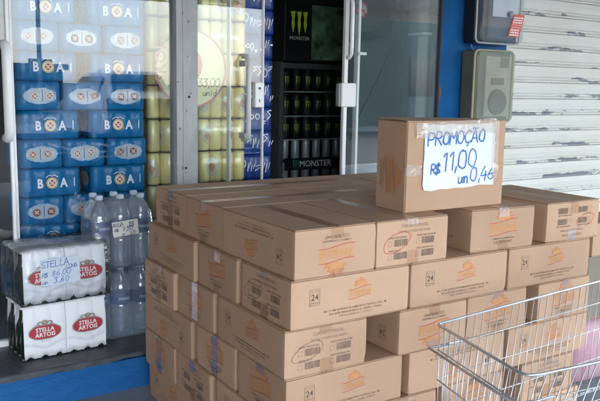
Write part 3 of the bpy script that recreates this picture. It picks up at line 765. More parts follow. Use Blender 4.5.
# right sliding leaf
xa, xb, xr = at(342.6, 90, 3.165).x, at(355, 90, 3.2).x, at(434, 90, 3.2).x
t4, ox, oz = leaf('sliding_door', 'right sliding glass door leaf with a white lock plate, slid open', xa, xr, 3.165, (.024, .014), True, mt=GLASS_THIN, stile_y=.012)
[c for c in t4.children if c.name.startswith('stile')][1].data.materials[0] = RUBBER
k1, k0 = at(341.5, 83, 3.145), at(355.5, 107, 3.145)
lk = obj('lock_plate', MB().box(k1.x-ox, k0.x-ox, -.026, .014, k0.z-oz, k1.z-oz, b=.005), STEEL_WHITE, t4)
obj('strike_lip', MB().box(k1.x-ox-.012, k1.x-ox-.001, -.015, .012, k0.z-oz+.004, k1.z-oz-.004, b=.002), mat('lip_grey', (.28, .29, .30), .4), lk)
q1, q0_ = at(350, 22, 3.14), at(350, 58, 3.14)
b = MB(); rounded_bar(b, q1.x-ox, 0, q0_.z-oz, q1.z-oz+.12, .011, .045)
obj('handle', b, STEEL_WHITE, t4, True)
t5, ox, oz = leaf('shop_window', 'fixed glass panel beside the blue pillar, reflecting grey-green shade', xb, xr, 3.2, (.016, .0))
q = at(358, 53.5, 3.18); e = at(366, 54.5, 3.18)
obj('latch', MB().box(q.x-ox, e.x-ox, -.03, -.012, q.z-oz-.008, q.z-oz+.008, b=.003), STEEL_WHITE, t5)
# jamb post and dark box beside the pillar, seen through the panel
zc = at(425, 33, 3.28).z
tag(obj('door_jamb', MB().box(2.944, 2.9635, 3.215, 3.335, .128, zc-.016, b=.003), mat('jamb_paint', (.66, .66, .64), .6, var=.06, vscale=5)), 'pale grey jamb standing behind the glass against the pillar', 'jamb')
cb = thing('control_box', 'dark grey control box mounted high behind the glass beside the pillar', 'control box', (2.93, 3.215, zc))
obj('case', MB().box(-.04, .033, .005, .15, 0, .40, b=.008), mat('dark_grey_plastic', (.05, .055, .065), .5), cb)
obj('dial', MB().lathe([(.022, 0), (.022, .010), (.017, .013)], 20).xf(Matrix.Translation((-.004, .004, .11)) @ Matrix.Rotation(R(90), 4, 'X')), mat('dial_grey', (.12, .13, .14), .4), cb)
obj('lower_edge', MB().box(-.044, .033, .0, .14, -.013, -.002), WHITE_ALU, cb)
# pipes and cable on the partition wall
def wallpt(x, y, Y=4.0): return tuple(onY(x, y, Y))
PIPE = mat('dark_pipe', (.03, .045, .055), .9, spec=.1)
b = MB().tube([wallpt(346, 38), wallpt(358, 37.5), wallpt(370, 36), wallpt(381, 33), wallpt(388, 27.5), wallpt(391.5, 20), wallpt(391.5, 10), wallpt(390, -20)], .030, 12)
tag(obj('bent_pipe', b, PIPE, None, True), 'thick dark pipe bending upward on the grey-green wall', 'pipe')
b = MB().tube([wallpt(404.5, -30, 3.98), wallpt(402.5, 130, 3.98), wallpt(402, 190, 3.98)], .024, 10)
vp = thing('vertical_pipe', 'dark vertical pipe clamped to the grey-green wall', 'pipe', wallpt(402.3, 160, 3.98))
o_ = vp.location.copy(); b.v = [(v[0]-o_.x, v[1]-o_.y, v[2]-o_.z) for v in b.v]
obj('tube', b, PIPE, vp, True)
q = Vector(wallpt(404, 66, 3.95))-o_
obj('clamp', MB().box(q.x-.03, q.x+.035, -.03, .0, q.z-.012, q.z+.012, b=.003), mat('clamp_grey', (.20, .22, .23), .5), vp)
tag(obj('cable', MB().tube([wallpt(410, -4, 4.02), wallpt(402, 24, 4.02), wallpt(392, 46, 4.02), wallpt(378, 78, 4.02), wallpt(357, 120, 4.02), wallpt(350, 140, 4.02)], .0045, 6), PIPE, None, True), 'thin dark cable slanting down across the grey-green wall', 'cable')
# no-smoking sticker on the panel
ns = at(362, 10, 3.195)
st = thing('no_smoking_sign', 'round red no-smoking sticker high on the right glass panel', 'sign', (ns.x, 3.1955, ns.z))
F_ = face((0, 0, 0), (1, 0, 0), (0, 0, 1))
obj('disc', MB().disc(0, 0, .034, .034).xf(F_), mat('sticker_grey', (.25, .27, .28), .6), st)
obj('ring', MB().ring(0, 0, .034, .034, .009, 0, .0006).stroke([(-.024, .024), (.024, -.024)], .008, 0, .0006).xf(F_), mat('sticker_red', (.38, .07, .09), .6), st)
obj('cigarette', MB().rect(-.02, -.006, .012, .001, 0, .0003).rect(.014, -.006, .02, .001, 0, .0003).xf(F_), BLACKPL, st)

# round price placard taped inside the glass, behind the post
pcn, prr, ptt = at(191.5, 69, 3.26), at(226, 75, 3.26), at(200, 34, 3.26)
rr = prr.x-pcn.x
pd = thing('price_placard', 'round white price placard with pink rim hanging behind the grey post', 'placard', (pcn.x, 3.26, pcn.z))
obj('board', MB().lathe([(rr, -.002), (rr, .002)], 48).xf(Matrix.Rotation(R(90), 4, 'X')), mat('placard_white', (.74, .70, .42), .6, var=.05, vscale=6), pd)
obj('rim', MB().ring(0, 0, rr*.975, rr*.975, rr*.05, 0, .0028, 48).xf(F_), mat('placard_pink', (.50, .18, .22), .6), pd)
obj('emblem', MB().disc(-.01, .02, rr*.36, rr*.42, 0, .0028).xf(F_), mat('placard_red', (.55, .10, .12), .6), pd)
b = MB(); b.text('SKOL', 0, 0, .055, 0, .003, bold=.01); b.xf(Matrix.Translation((-rr*.72, .03, 0)) @ Matrix.Rotation(R(90), 4, 'Z'))
obj('brand_lettering', b.xf(F_), mat('placard_pale_red', (.55, .33, .26), .6), pd)
b = MB(); write(b, '33,00', .028, -.082, .040, .0036, 0, adv=4.0, seed=12, z=.003); write(b, 'unid', .056, -.125, .03, .003, 0, adv=3.6, seed=13, z=.003)
obj('lettering', b.xf(F_), mat('black_marker', (.06, .06, .07), .6), pd)

# ------------------------------------------------------------------ electricity meter boxes on the pillar
mA = thing('meter_box', 'upper electricity meter box with black case, clear cover and red sticker', 'meter box', (3.163, 3.198, 1.515))
Wd, Dp, Ht = .36, .14, .42
obj('case', MB().box(0, Wd*.98, -Dp*.72, 0, .0, Ht, b=.012), BLACKPL, mA)
COVER = glassy('meter_cover', (.86, .88, .90), .2, .0, .05, haze=.025, hazecol=(.6, .65, .7))
cv = MB(); outl = []
for d_, ins in ((.0, 0), (.028, .004), (.036, .012)):
    o_ = []
    for cx_, cz_, a0 in ((Wd-.03, Ht-.03, 0), (.03, Ht-.03, 90), (.03, .03, 180), (Wd-.03, .03, 270)):
        for k in range(5):
            a = R(a0+k*22.5); o_.append((cx_+(.03-ins)*math.cos(a), -Dp*.72-.004-d_, cz_+(.03-ins)*math.sin(a)))
    outl.append(o_[::-1])
cv.loft(outl)
obj('cover', cv, COVER, mA)
b = MB(); b.tube([(p[0], p[1]-.0, p[2]) for p in outl[0]], .006, 6, closed=True)
obj('cover_rim', b, mat('rim_grey', (.42, .44, .46), .4), mA)
yb = -Dp*.72-.003
obj('meter_dial', MB().box(.085, .30, yb-.020, yb, .018, .40, b=.01), mat('meter_navy', (.03, .045, .10), .35), mA)
obj('paper_label', MB().box(.105, .315, yb-.0235, yb-.021, .135+.015, .30), mat('label_paper', (.62, .68, .76), .7, var=.06, vscale=10), mA)
obj('seal_knob', MB().lathe([(.018, 0), (.018, .008), (.012, .012)], 16).xf(Matrix.Translation((.235, -Dp*.72-.041, .168)) @ Matrix.Rotation(R(90), 4, 'X')), mat('seal_grey', (.22, .24, .27), .5), mA)
b = MB()
b.poly([(0, 0), (.095, 0), (.135, .128), (.045, .128)], 0, 0)
rs = obj('red_sticker', b.xf(face((.222, -Dp*.72-.0415, .042), (1, 0, 0), (0, 0, 1))), mat('red_sticker', (.60, .07, .05), .5), mA)
b = MB()
for i in range(8):
    y = .010+.0142*i; xo = y*.33
    if i in (3, 4): b.stroke([(.008+xo, y), (.088+xo, y)], .002, 0, .0006); continue
    x = .010+xo
    rnd = random.Random(i)
    while x < .078+xo:
        w_ = rnd.uniform(.007, .022); b.rect(x, y-.004, min(x+w_, .086+xo), y+.004, 0, .0006); x += w_+.004
obj('sticker_lettering', b.xf(face((.222, -Dp*.72-.0415, .042), (1, 0, 0), (0, 0, 1))), mat('sticker_white', (.8, .78, .76), .6), mA)

mB = thing('meter_box', 'lower electricity meter box in yellowed olive translucent plastic', 'meter box', (3.163, 3.198, 1.062))
Wd, Dp, Ht = .318, .128, .41
OLIVE = mat('olive_plastic', (.15, .15, .10), .45, var=.15, vscale=6)
obj('case', MB().box(0, Wd-.012, -Dp*.82, 0, .0, Ht, b=.01), OLIVE, mB)
outl = []
for d_, ins in ((.0, 0), (.018, .002), (.026, .010)):
    o_ = []
    for cx_, cz_, a0 in ((Wd-.03, Ht-.03, 0), (.03, Ht-.03, 90), (.03, .03, 180), (Wd-.03, .03, 270)):
        for k in range(5):
            a = R(a0+k*22.5); o_.append((cx_+(.03-ins)*math.cos(a), -Dp*.82-.003-d_, cz_+(.03-ins)*math.sin(a)))
    outl.append(o_[::-1])
cv = MB(); cv.loft(outl)
obj('cover', cv, glassy('yellowed_cover', (.86, .86, .78), .3, .0, .10, haze=.10, hazecol=(.46, .45, .38)), mB)
obj('cover_rim', MB().tube([(p[0], p[1], p[2]) for p in outl[0]], .008, 6, closed=True), mat('rim_olive', (.36, .34, .23), .5), mB)
yb = -Dp*.82-.002
obj('meter_plate', MB().box(.085, .30, yb-.012, yb, .03, .38, b=.004), mat('meter_pale', (.40, .385, .35), .6, var=.16, vscale=14), mB)
obj('meter_dial', MB().box(.13, .235, yb-.016, yb-.0122, .215, .255), mat('meter_window', (.13, .12, .09), .5), mB)
obj('dark_label', MB().box(.205, .27, yb-.016, yb-.0122, .315, .375), mat('meter_label', (.12, .13, .11), .5), mB)
obj('dark_unit', MB().lathe([(.075, 0), (.072, .012)], 24).xf(Matrix.Translation((.185, yb-.0123, .115)) @ Matrix.Rotation(R(90), 4, 'X')), mat('meter_dark', (.10, .095, .075), .6), mB)
b = MB()
for i in range(7): b.box(.05+i*.035, .062+i*.035, -Dp*.82-.006, -Dp*.82+.010, Ht-.001, Ht+.006)
o = obj('cover_teeth', b, mat('rim_olive2', (.30, .31, .21), .5), mB); o['kind'] = 'stuff'
tag(obj('conduit', MB().tube([(3.20, 3.17, 1.516), (3.205, 3.165, 1.49), (3.22, 3.17, 1.474)], .008, 8), mat('blue_conduit', (.03, .16, .42), .5), None, True), 'short blue painted conduit joining the two meter boxes', 'conduit')

# ------------------------------------------------------------------ goods inside: blue beer multipacks
def pack_outline(lx, ly, nx, ny, z, ins, rr=.032, amp=.010):
    """rounded rectangle with shallow bays between the cans"""
    pts = []
    hx, hy = lx/2-ins, ly/2-ins; r_ = max(rr-ins, .005)
    def edge(ax, a0, a1, fixed, out, n_):
        m_ = n_*6
        for k in range(m_):
            u = a0+(a1-a0)*k/m_; d = fixed-out*amp*(0.5-0.5*math.cos(2*math.pi*((u-min(a0, a1))/abs(a1-a0)*n_)))
            pts.append((u, d, z) if ax == 'x' else (d, u, z))
    def corner(cx, cy, a0):
        for k in range(5): a = R(a0+18*k); pts.append((cx+r_*math.cos(a), cy+r_*math.sin(a), z))
    edge('x', -hx+r_, hx-r_, -hy, -1, nx-1); corner(hx-r_, -hy+r_, 270)
    edge('y', -hy+r_, hy-r_, hx, 1, ny-1); corner(hx-r_, hy-r_, 0)
    edge('x', hx-r_, -hx+r_, hy, 1, nx-1); corner(-hx+r_, hy-r_, 90)
    edge('y', hy-r_, -hy+r_, -hx, -1, ny-1); corner(-hx+r_, -hy+r_, 180)
    return pts
BLUE_FILM = mat('blue_film', (.004, .16, .38), .25, col2=(.003, .11, .29), vscale=14, bump=.6, bscale=26, bdist=.006, spec=.24)
BW, BD, BH = .262, .192, .1245
PK_BLUE = MB().loft([pack_outline(BW, BD, 4, 3, z, i_) for z, i_ in ((0, .012), (.003, .005), (.012, .0005), (.04, .0015), (BH-.04, .0015), (BH-.012, .0005), (BH-.003, .005), (BH-.0005, .012))]).mesh('film_wrap', BLUE_FILM, True)
SILVER = mat('pale_print', (.74, .78, .84), .4); GOLD = mat('gold_print', (.52, .34, .10), .4, metal=.2); CREAM = mat('cream_print', (.75, .68, .55), .5); REDP = mat('red_print', (.45, .05, .06), .5)
def roundel(b, x, y, r_):
    b.disc(x, y, r_, r_, 1, 0); b.disc(x, y, r_*.78, r_*.78, 2, .0003); b.disc(x, y, r_*.52, r_*.55, 3, .0006)
    b.stroke([(x-r_*.32, y+r_*.3), (x+r_*.3, y-r_*.3)], r_*.22, 2, .0009); b.stroke([(x-r_*.3, y-r_*.28), (x+r_*.32, y+r_*.28)], r_*.18, 2, .0009)
def boa_print():
    b = MB()
    b.text('B', -.049, -.021, .040, 0, sx=.82, bold=.035); b.text('A', .052, -.021, .040, 0, sx=.82, bold=.035)
    roundel(b, .001, -.002, .0255)
    b.stroke([(-.024, .024), (-.010, .033), (.001, .029), (.012, .033), (.026, .024)], .003, 0)
    b.stroke([(.098, -.018), (.098, .018)], .004, 0)
    return b
def hole_print(seed):
    rnd = random.Random(seed); b = MB()
    def blob(rx, ry, mi, z): b.poly([(rx*math.cos(2*math.pi*k/36)*(1+.06*rnd.uniform(-1, 1)), ry*abs(math.sin(2*math.pi*k/36))**.8*(1 if k < 18 else -1)*(1+.07*rnd.uniform(-1, 1))) for k in range(36)], mi, z)
    blob(.066, .034, 5, 0); blob(.060, .029, 4, .0003)
    off = rnd.uniform(-.012, .012)
    for x in (-.031+off, .031+off):
        b.rect(x-.026, -.020, x-.0225, .021, 7, .0005); b.rect(x+.0235, -.019, x+.026, .018, 7, .0005)
        roundel(b, x, rnd.uniform(-.003, .003), .0215)
    b.rect(off-.0018, -.024, off+.0018, .025, 6, .0006)
    return b
PB = boa_print().xf(face((0, -BD/2-.0014, BH*.5), (1, 0, 0), (0, 0, 1)))
P_BOA = PB.mesh('brand_lettering', [SILVER, GOLD, CREAM, REDP])
HM = [SILVER, GOLD, CREAM, REDP, mat('can_silver', (.40, .43, .47), .35), mat('film_edge', (.28, .42, .58), .3), mat('can_gap_blue', (.02, .10, .28), .4), mat('can_edge', (.52, .56, .62), .35)]
P_HOLES = [hole_print(q_).xf(face((-BW/2-.0014, 0, BH*.5), (0, -1, 0), (0, 0, 1))).mesh('wrap_opening', HM) for q_ in range(5)]
Y_BOA = 3.285
xA, xZ = at(18, 150, Y_BOA).x, at(147.5, 150, Y_BOA).x
gB = 'blue beer multipacks stacked inside the window'
rown = ['floor row', 'second row from the floor', 'third row from the floor', 'fourth row from the floor', 'fifth row from the floor', 'sixth row from the floor', 'seventh row from the floor', 'eighth row from the floor', 'ninth row from the floor', 'tenth row from the floor', 'eleventh row from the floor', 'twelfth row from the floor', 'top row']
Z0B = .562-.062-3*.1252
def bluepack(x, y, z, rz, label):
    t = thing('beer_multipack', label, 'beer pack', (x, y, z), R(rz), gB)
    link('film_wrap', PK_BLUE, t); link('brand_lettering', P_BOA, t); link('wrap_opening', random.choice(P_HOLES), t)
    return t
for r_ in range(13):
    z = Z0B+.1252*r_
    if r_ % 2 == 1:       # long side to the window
        for c, x in enumerate((xA+BW/2+.004, xZ-BW/2-.002)):
            bluepack(x+random.uniform(-.004, .004), Y_BOA+BD/2+random.uniform(0, .012), z, random.uniform(-1.5, 1.5), 'blue shrink-wrapped beer pack, broad side out, %s, %s' % (rown[r_], ('left', 'right')[c]))
        # a pack further back closes the gap between the two
    else:
        wd = (xZ-xA)/3
        for c in range(3):
            bluepack(xA+wd*(c+.5), Y_BOA+BW/2+random.uniform(0, .014), z, 90+random.uniform(-2, 2), 'blue shrink-wrapped beer pack, narrow end out, %s, %s' % (rown[r_], ('left', 'middle', 'right')[c]))
# a second pile set back at the far left, behind the door leaf
for r_ in range(0, 10):
    bluepack(xA-.16, Y_BOA+.42+random.uniform(0, .01), Z0B+.1252*r_, 90 if r_ % 2 == 0 else 0, 'blue shrink-wrapped beer pack in the pile behind the left door, %s' % rown[r_])

# yellow-gold tall cans in film packs
CANM = mat('gold_can', (.90, .77, .38), .35, metal=.05, var=.08, vscale=5, rand=.12)
n = CANM.node_tree.nodes; l = CANM.node_tree.links; p = n['Principled BSDF']
tc = n.new('ShaderNodeTexCoord'); sx = n.new('ShaderNodeSeparateXYZ'); l.new(tc.outputs['Object'], sx.inputs[0])
at2 = n.new('ShaderNodeMath'); at2.operation = 'ARCTAN2'; l.new(sx.outputs['X'], at2.inputs[0]); l.new(sx.outputs['Y'], at2.inputs[1])
cmb = n.new('ShaderNodeCombineXYZ'); l.new(at2.outputs[0], cmb.inputs['X'])
zz = n.new('ShaderNodeMath'); zz.operation = 'MULTIPLY_ADD'; zz.inputs[1].default_value = 24; zz.inputs[2].default_value = -1.9; l.new(sx.outputs['Z'], zz.inputs[0]); l.new(zz.outputs[0], cmb.inputs['Y'])
ln = n.new('ShaderNodeVectorMath'); ln.operation = 'LENGTH'; l.new(cmb.outputs[0], ln.inputs[0])
def ramp_mask(src_, lo, hi):
    mr = n.new('ShaderNodeMapRange'); mr.inputs['From Min'].default_value = lo; mr.inputs['From Max'].default_value = hi; mr.inputs['To Min'].default_value = 1; mr.inputs['To Max'].default_value = 0; l.new(src_, mr.inputs['Value']); return mr.outputs[0]
src = p.inputs['Base Color'].links[0].from_socket
nzc = n.new('ShaderNodeTexNoise'); nzc.inputs['Scale'].default_value = 34; nzc.inputs['Detail'].default_value = 2; l.new(tc.outputs['Object'], nzc.inputs['Vector'])
adn = n.new('ShaderNodeMath'); adn.operation = 'MULTIPLY_ADD'; adn.inputs[1].default_value = 1.5; l.new(nzc.outputs['Fac'], adn.inputs[0]); l.new(ln.outputs['Value'], adn.inputs[2])
for lo, colr in ((1.15, (.66, .62, .48, 1)), (1.28, (.60, .30, .18, 1))):
    mx = n.new('ShaderNodeMix'); mx.data_type = 'RGBA'; l.new(ramp_mask(ln.outputs['Value'] if lo < 1.2 else adn.outputs[0], lo, lo+.05), mx.inputs['Factor']); l.new(src, mx.inputs['A']); mx.inputs['B'].default_value = colr; src = mx.outputs['Result']
l.new(src, p.inputs['Base Color'])
TIN = mat('can_lid', (.45, .46, .45), .35, metal=.7)
CAN = MB().lathe([(.024, 0), (.031, .006), (.033, .012), (.033, .143), (.031, .149), (.027, .156)], 18).mesh('can', CANM, 'auto')
LID = MB().lathe([(.027, .1562), (.028, .158), (.026, .1592), (.024, .1575)], 18).mesh('lid', TIN, True)
CFILM = glassy('can_film', (.93, .95, .95), .7, .0, .12, bump=.4, bscale=18, bdist=.005, haze=.03)
Y_CAN = 3.40
gC = 'film packs of tall gold cans behind the glass'
xc0 = at(149, 140, Y_CAN).x
NR, CP, ZP = 11, .0672, .1625
z0c = onY(200, 183, Y_CAN).z-3*ZP
CFM = MB().loft([pack_outline(4*CP, 2*CP, 4, 2, z, i_, .033, .001) for z, i_ in ((-.0005, .006), (.01, -.0012), (.148, -.0012), (.1602, .006))]).mesh('film_wrap', CFILM, True)
for r_ in range(NR):
    for c in range(2):
        t = thing('can_pack', 'film pack of tall gold beer cans, %s, %s column' % (rown[r_], ('left', 'right')[c]), 'can pack', (xc0+CP*4*(c+.5)+random.uniform(-.003, .003), Y_CAN+CP+random.uniform(0, .006), z0c+ZP*r_), R(random.uniform(-.8, .8)), gC)
        for i in range(4):
            for j in range(2):
                cn_ = link('can', CAN, t, ((i-1.5)*CP, (j-.5)*CP, 0), (0, 0, random.uniform(0, 6.28)))
                link('lid', LID, cn_)
        link('film_wrap', CFM, t)

# dark blue film packs with white print beside the door opening
DBF = mat('dark_blue_film', (.006, .025, .17), .3, col2=(.012, .06, .28), vscale=16, bump=.6, bscale=26, bdist=.006)
PK_DB = MB().loft([pack_outline(.205, .27, 3, 4, z, i_) for z, i_ in ((0, .012), (.003, .005), (.012, .0005), (.06, .0015), (.113, .0005), (.122, .005), (.1245, .012))]).mesh('film_wrap', DBF, True)
WP = mat('film_white_print', (.72, .76, .84), .4)
xq = at(240, 130, Y_CAN+.02).x
def scribble(seed):
    rnd = random.Random(seed); b = MB(); x = -.095
    while x < .09:
        h = rnd.uniform(.02, .05); y = rnd.uniform(-.03, .01); w_ = rnd.uniform(.014, .03); q_ = rnd.randrange(4)
        if q_ == 0: b.ring(x+w_/2, y+h/2, w_*.5, h*.5, .005, 0, n=14)
        elif q_ == 1: b.stroke([(x, y), (x+w_*.3, y+h), (x+w_*.6, y+h*.3), (x+w_, y+h)], .005, 0)
        elif q_ == 2: b.rect(x, y, x+w_*.6, y+h*.3, 0)
        else: b.stroke([(x+w_, y+h), (x, y+h*.9), (x+w_*.9, y+h*.45), (x, y)], .006, 0)
        x += w_+rnd.uniform(.004, .014)
    return b.xf(face((0, -.1368, .0625), (1, 0, 0), (0, 0, 1))).mesh('white_print', WP)
SCR = [scribble(q_) for q_ in range(6)]
for r_ in range(13):
    for c in range(1):
        t = thing('beer_multipack', 'dark blue film pack with white print beside the door opening, %s' % rown[r_], 'beer pack', (xq+.107+random.uniform(-.004, .004), Y_CAN+.15+random.uniform(0, .02), .13+.1255*r_), R(random.uniform(-2, 2)), 'dark blue packs beside the door opening')
        link('film_wrap', PK_DB, t); link('white_print', SCR[r_ % 6], t)['kind'] = 'stuff'

# ------------------------------------------------------------------ drinks cooler in the dark inside
Yf = 4.8
fa, fb = onY(277, 100, Yf).x, onY(356, 100, Yf).x
zt, zh = onY(300, 62, Yf).z, onY(300, 3, Yf).z
fw = fb-fa
fr = thing('drinks_cooler', 'tall black drinks cooler with green claw logo header inside the shop', 'cooler', ((fa+fb)/2, Yf, .13))
FZ = .13
CBLK = mat('cooler_black', (.012, .013, .015), .35)
CGREY = mat('cooler_grey', (.06, .065, .07), .4)
obj('cabinet', MB().box(-fw/2, -fw/2+.045, .0, .62, 0, zt-FZ).box(fw/2-.045, fw/2, 0, .62, 0, zt-FZ).box(-fw/2+.045, fw/2-.045, .56, .62, 0, zt-FZ).box(-fw/2+.045, fw/2-.045, 0, .56, 0, .2), CGREY, fr)
hd = obj('header', MB().box(-fw/2+.04, fw/2, -.03, .60, zt-FZ+.002, zh-FZ, b=.006), CBLK, fr)
ART = mat('header_art', (.012, .045, .022), .45, col2=(.22, .42, .24), vscale=11)
ax0, ax1 = onY(312, 30, Yf-.035).x-fr.location.x, fw/2-.012
obj('art_panel', MB().rect(ax0, 0, ax1, zh-zt-.03).xf(face((0, -.0312, zt-FZ+.018), (1, 0, 0), (0, 0, 1))), ART, hd)
GRN = mat('acid_green', (.50, .75, .06), .45)
def claw(b, cx, cy, s):
    for dx, ln_ in ((-.36, .86), (0, 1.0), (.36, .84)):
        x = cx+dx*s
        b.poly([(x-.13*s, cy+.48*s), (x+.17*s, cy+.52*s), (x+.10*s, cy+.1*s), (x+.13*s, cy-.12*s), (x+.03*s, cy+.5*s-ln_*1.25*s), (x-.07*s, cy-.1*s), (x-.03*s, cy+.15*s), (x-.08*s, cy+.36*s)])
    return b
c1 = onY(299, 22, Yf-.035)
obj('claw_logo', claw(MB(), c1.x-fr.location.x, 0, .15).xf(face((0, -.0325, c1.z-FZ), (1, 0, 0), (0, 0, 1))), GRN, hd)
c2 = onY(300, 40, Yf-.035)
obj('lettering', MB().text('MONSTER', c2.x-fr.location.x, 0, .026, 0, sx=1.1).xf(face((0, -.0325, c2.z-FZ), (1, 0, 0), (0, 0, 1))), mat('cooler_white', (.85, .87, .85), .5), hd)
dr = obj('door', MB().box(-fw/2+.005, -fw/2+.04, -.035, -.003, .1, zt-FZ-.01, b=.004).box(fw/2-.04, fw/2-.005, -.035, -.003, .1, zt-FZ-.01, b=.004).box(-fw/2+.0405, fw/2-.0405, -.033, -.003, zt-FZ-.05, zt-FZ-.012).box(-fw/2+.0405, fw/2-.0405, -.033, -.003, .1, .16), CGREY, fr)
obj('pane', MB().box(-fw/2+.041, fw/2-.041, -.022, -.018, .161, zt-FZ-.051), glassy('cooler_glass', (.85, .88, .88), 1.0, 0), dr)
rowz = [onY(297, y, Yf+.1).z for y in (91, 115, 138, 159, 180)]
MCAN = mat('black_can', (.035, .038, .04), .3)
MSIL = mat('silver_can', (.62, .65, .66), .35, metal=.35, var=.1, vscale=14)
bodyprof = [(.024, 0), (.031, .006), (.033, .012), (.033, .143), (.031, .149), (.027, .156)]
ME_B = MB().lathe(bodyprof, 16).mesh('body', MCAN, 'auto'); ME_S = MB().lathe(bodyprof, 16).mesh('body', MSIL, 'auto')
def curve_print(b, r_):
    b.v = [(r_*math.sin(v[0]/r_), -r_*math.cos(v[0]/r_), v[1]) for v in b.v]; return b
ME_CL = curve_print(claw(MB(), 0, .085, .052), .0335).mesh('claw_logo', GRN)
LID2 = MB().lathe([(.027, .1562), (.028, .158), (.026, .1592), (.024, .1575)], 14).mesh('lid', mat('can_lid_light', (.55, .57, .58), .3, metal=.6), True)
PSTRIP = mat('price_strip', (.55, .57, .57), .5)
for i, z in enumerate(rowz):
    obj('shelf', MB().box(-fw/2+.047, fw/2-.047, .02, .55, z-FZ-.012, z-FZ-.001), CGREY, fr)
    if i < 3:
        obj('price_strip', MB().box(-fw/2+.05, fw/2-.05, .012, .018, z-FZ-.010, z-FZ-.002), PSTRIP, fr)
    for k in range(6):
        x = fa+.115+.098*k
        if x > fb-.08: continue
        silver = i >= 3
        t = thing('energy_drink_can', ('silver tall can on the cooler, %s shelf, %s from left' if silver else 'black energy drink can with green claw, %s cooler shelf, %s from left') % (['top', 'second', 'third', 'fourth', 'fifth'][i], ['first', 'second', 'third', 'fourth', 'fifth', 'sixth'][k]), 'can', (x, Yf+.075, z), random.uniform(-.15, .15), 'silver cans in the cooler' if silver else 'black cans in the cooler')
        link('body', ME_S if silver else ME_B, t); link('lid', LID2, t)
        if not silver: link('claw_logo', ME_CL, t)
# three silver cans standing larger in front on the third shelf row
for k in range(3):
    q = onY(304+10*k, 146, Yf-.06+.02)
s1 = onY(310, 164, Yf-.04)
sg = obj('name_strip', MB().box(-fw/2+.05, fw/2-.05, -.045, -.036, onY(300, 170, Yf-.04).z-FZ, onY(300, 158, Yf-.04).z-FZ, b=.002), CBLK, fr)
obj('claw_logo', claw(MB(), onY(296, 164, Yf-.05).x-fr.location.x, 0, .055).xf(face((0, -.0462, s1.z-FZ+.01), (1, 0, 0), (0, 0, 1))), mat('teal_green', (.03, .22, .12), .5), sg)
obj('lettering', MB().text('MONSTER', onY(316, 164, Yf-.05).x-fr.location.x, -.018, .05, 0, sx=.95).xf(face((0, -.0462, s1.z-FZ), (1, 0, 0), (0, 0, 1))), mat('strip_white', (.85, .87, .85), .5), sg)

# ------------------------------------------------------------------ beer bottle cases on the slab
sa, sb = onZ(21.5, 363, Z_SLAB), onZ(106, 346, Z_SLAB)
SBX, SBY = (sa.x+sb.x)/2, (sa.y+sb.y)/2
PKW = (sb.x-sa.x)/2+.001; SPH = .222
ang_s = math.atan2(sb.y-sa.y, sb.x-sa.x)
SLV = mat('white_sleeve', (.80, .82, .86), .55, var=.04, vscale=12, bump=.35, bscale=22, bdist=.004)
GLB = mat('green_bottle', (.012, .022, .016), .12)
PAL_G = mat('sleeve_grey_line', (.42, .44, .48), .6)
RED_L = mat('label_red', (.42, .035, .05), .5); GREY_L = mat('label_grey', (.28, .25, .23), .5); WHT_L = mat('label_white', (.82, .82, .82), .5)
def sleeve_mesh(w_, d_, h_, side_open):
    lv = []
    N_ = 36
    for fz, kx, ky, bul in ((.02, .985, .97, .6), (.16, .998, .99, .9), (.30, 1, 1, 1), (.55, 1, 1, 1), (.68, .995, .97, 1.2), (.82, .985, .92, 1.4), (.94, .975, .86, 1.6), (.975, .96, .78, 1.0)):
        o_ = []
        for side in range(4):
            for k in range(N_ if side % 2 == 0 else 12):
                n_ = N_ if side % 2 == 0 else 12
                u = -1+2*k/n_
                b3 = .008*bul*(abs(math.cos(u*1.5*math.pi))-.6)
                if side == 0: p_ = (u*w_/2*kx, -d_/2*ky-b3, fz*h_)
                elif side == 1: p_ = (w_/2*kx+.002, u*d_/2*ky, fz*h_)
                elif side == 2: p_ = (-u*w_/2*kx, d_/2*ky+b3, fz*h_)
                else: p_ = (-w_/2*kx-.002, -u*d_/2*ky, fz*h_)
                o_.append(p_)
        lv.append(o_)
    # scalloped lower hem
    lv[0] = [(p_[0], p_[1], p_[2]+.020*max(0, math.cos(2*math.pi*p_[0]/.0575)) if abs(p_[1]) > d_*.4 else p_[2]+.006) for p_ in lv[0]]
    b = MB().loft(lv)
    keep = [f for f in b.f if not (len(f) == 4 and all(b.v[i][0]*side_open > w_*.46 for i in f) and sum(b.v[i][2] for i in f)/4 < h_*.9)]
    b.f = keep; b.m = [0]*len(keep)
    return b.mesh('carrier_sleeve', SLV, True)
PKD = .116
SLEEVE = {q_: sleeve_mesh(PKW-.003, PKD, SPH, q_) for q_ in (-1, 1)}
BTL = MB().lathe([(.024, 0), (.029, .003), (.0295, .012), (.0295, .105), (.027, .125), (.016, .155), (.0135, .175), (.0135, .20)], 16).mesh('bottle', GLB, True)
CAP = MB().lathe([(.0148, .200), (.0150, .207), (.012, .2125), (.004, .2135)], 14).mesh('cap', mat('cap_pale', (.42, .42, .42), .4, metal=.4), True)
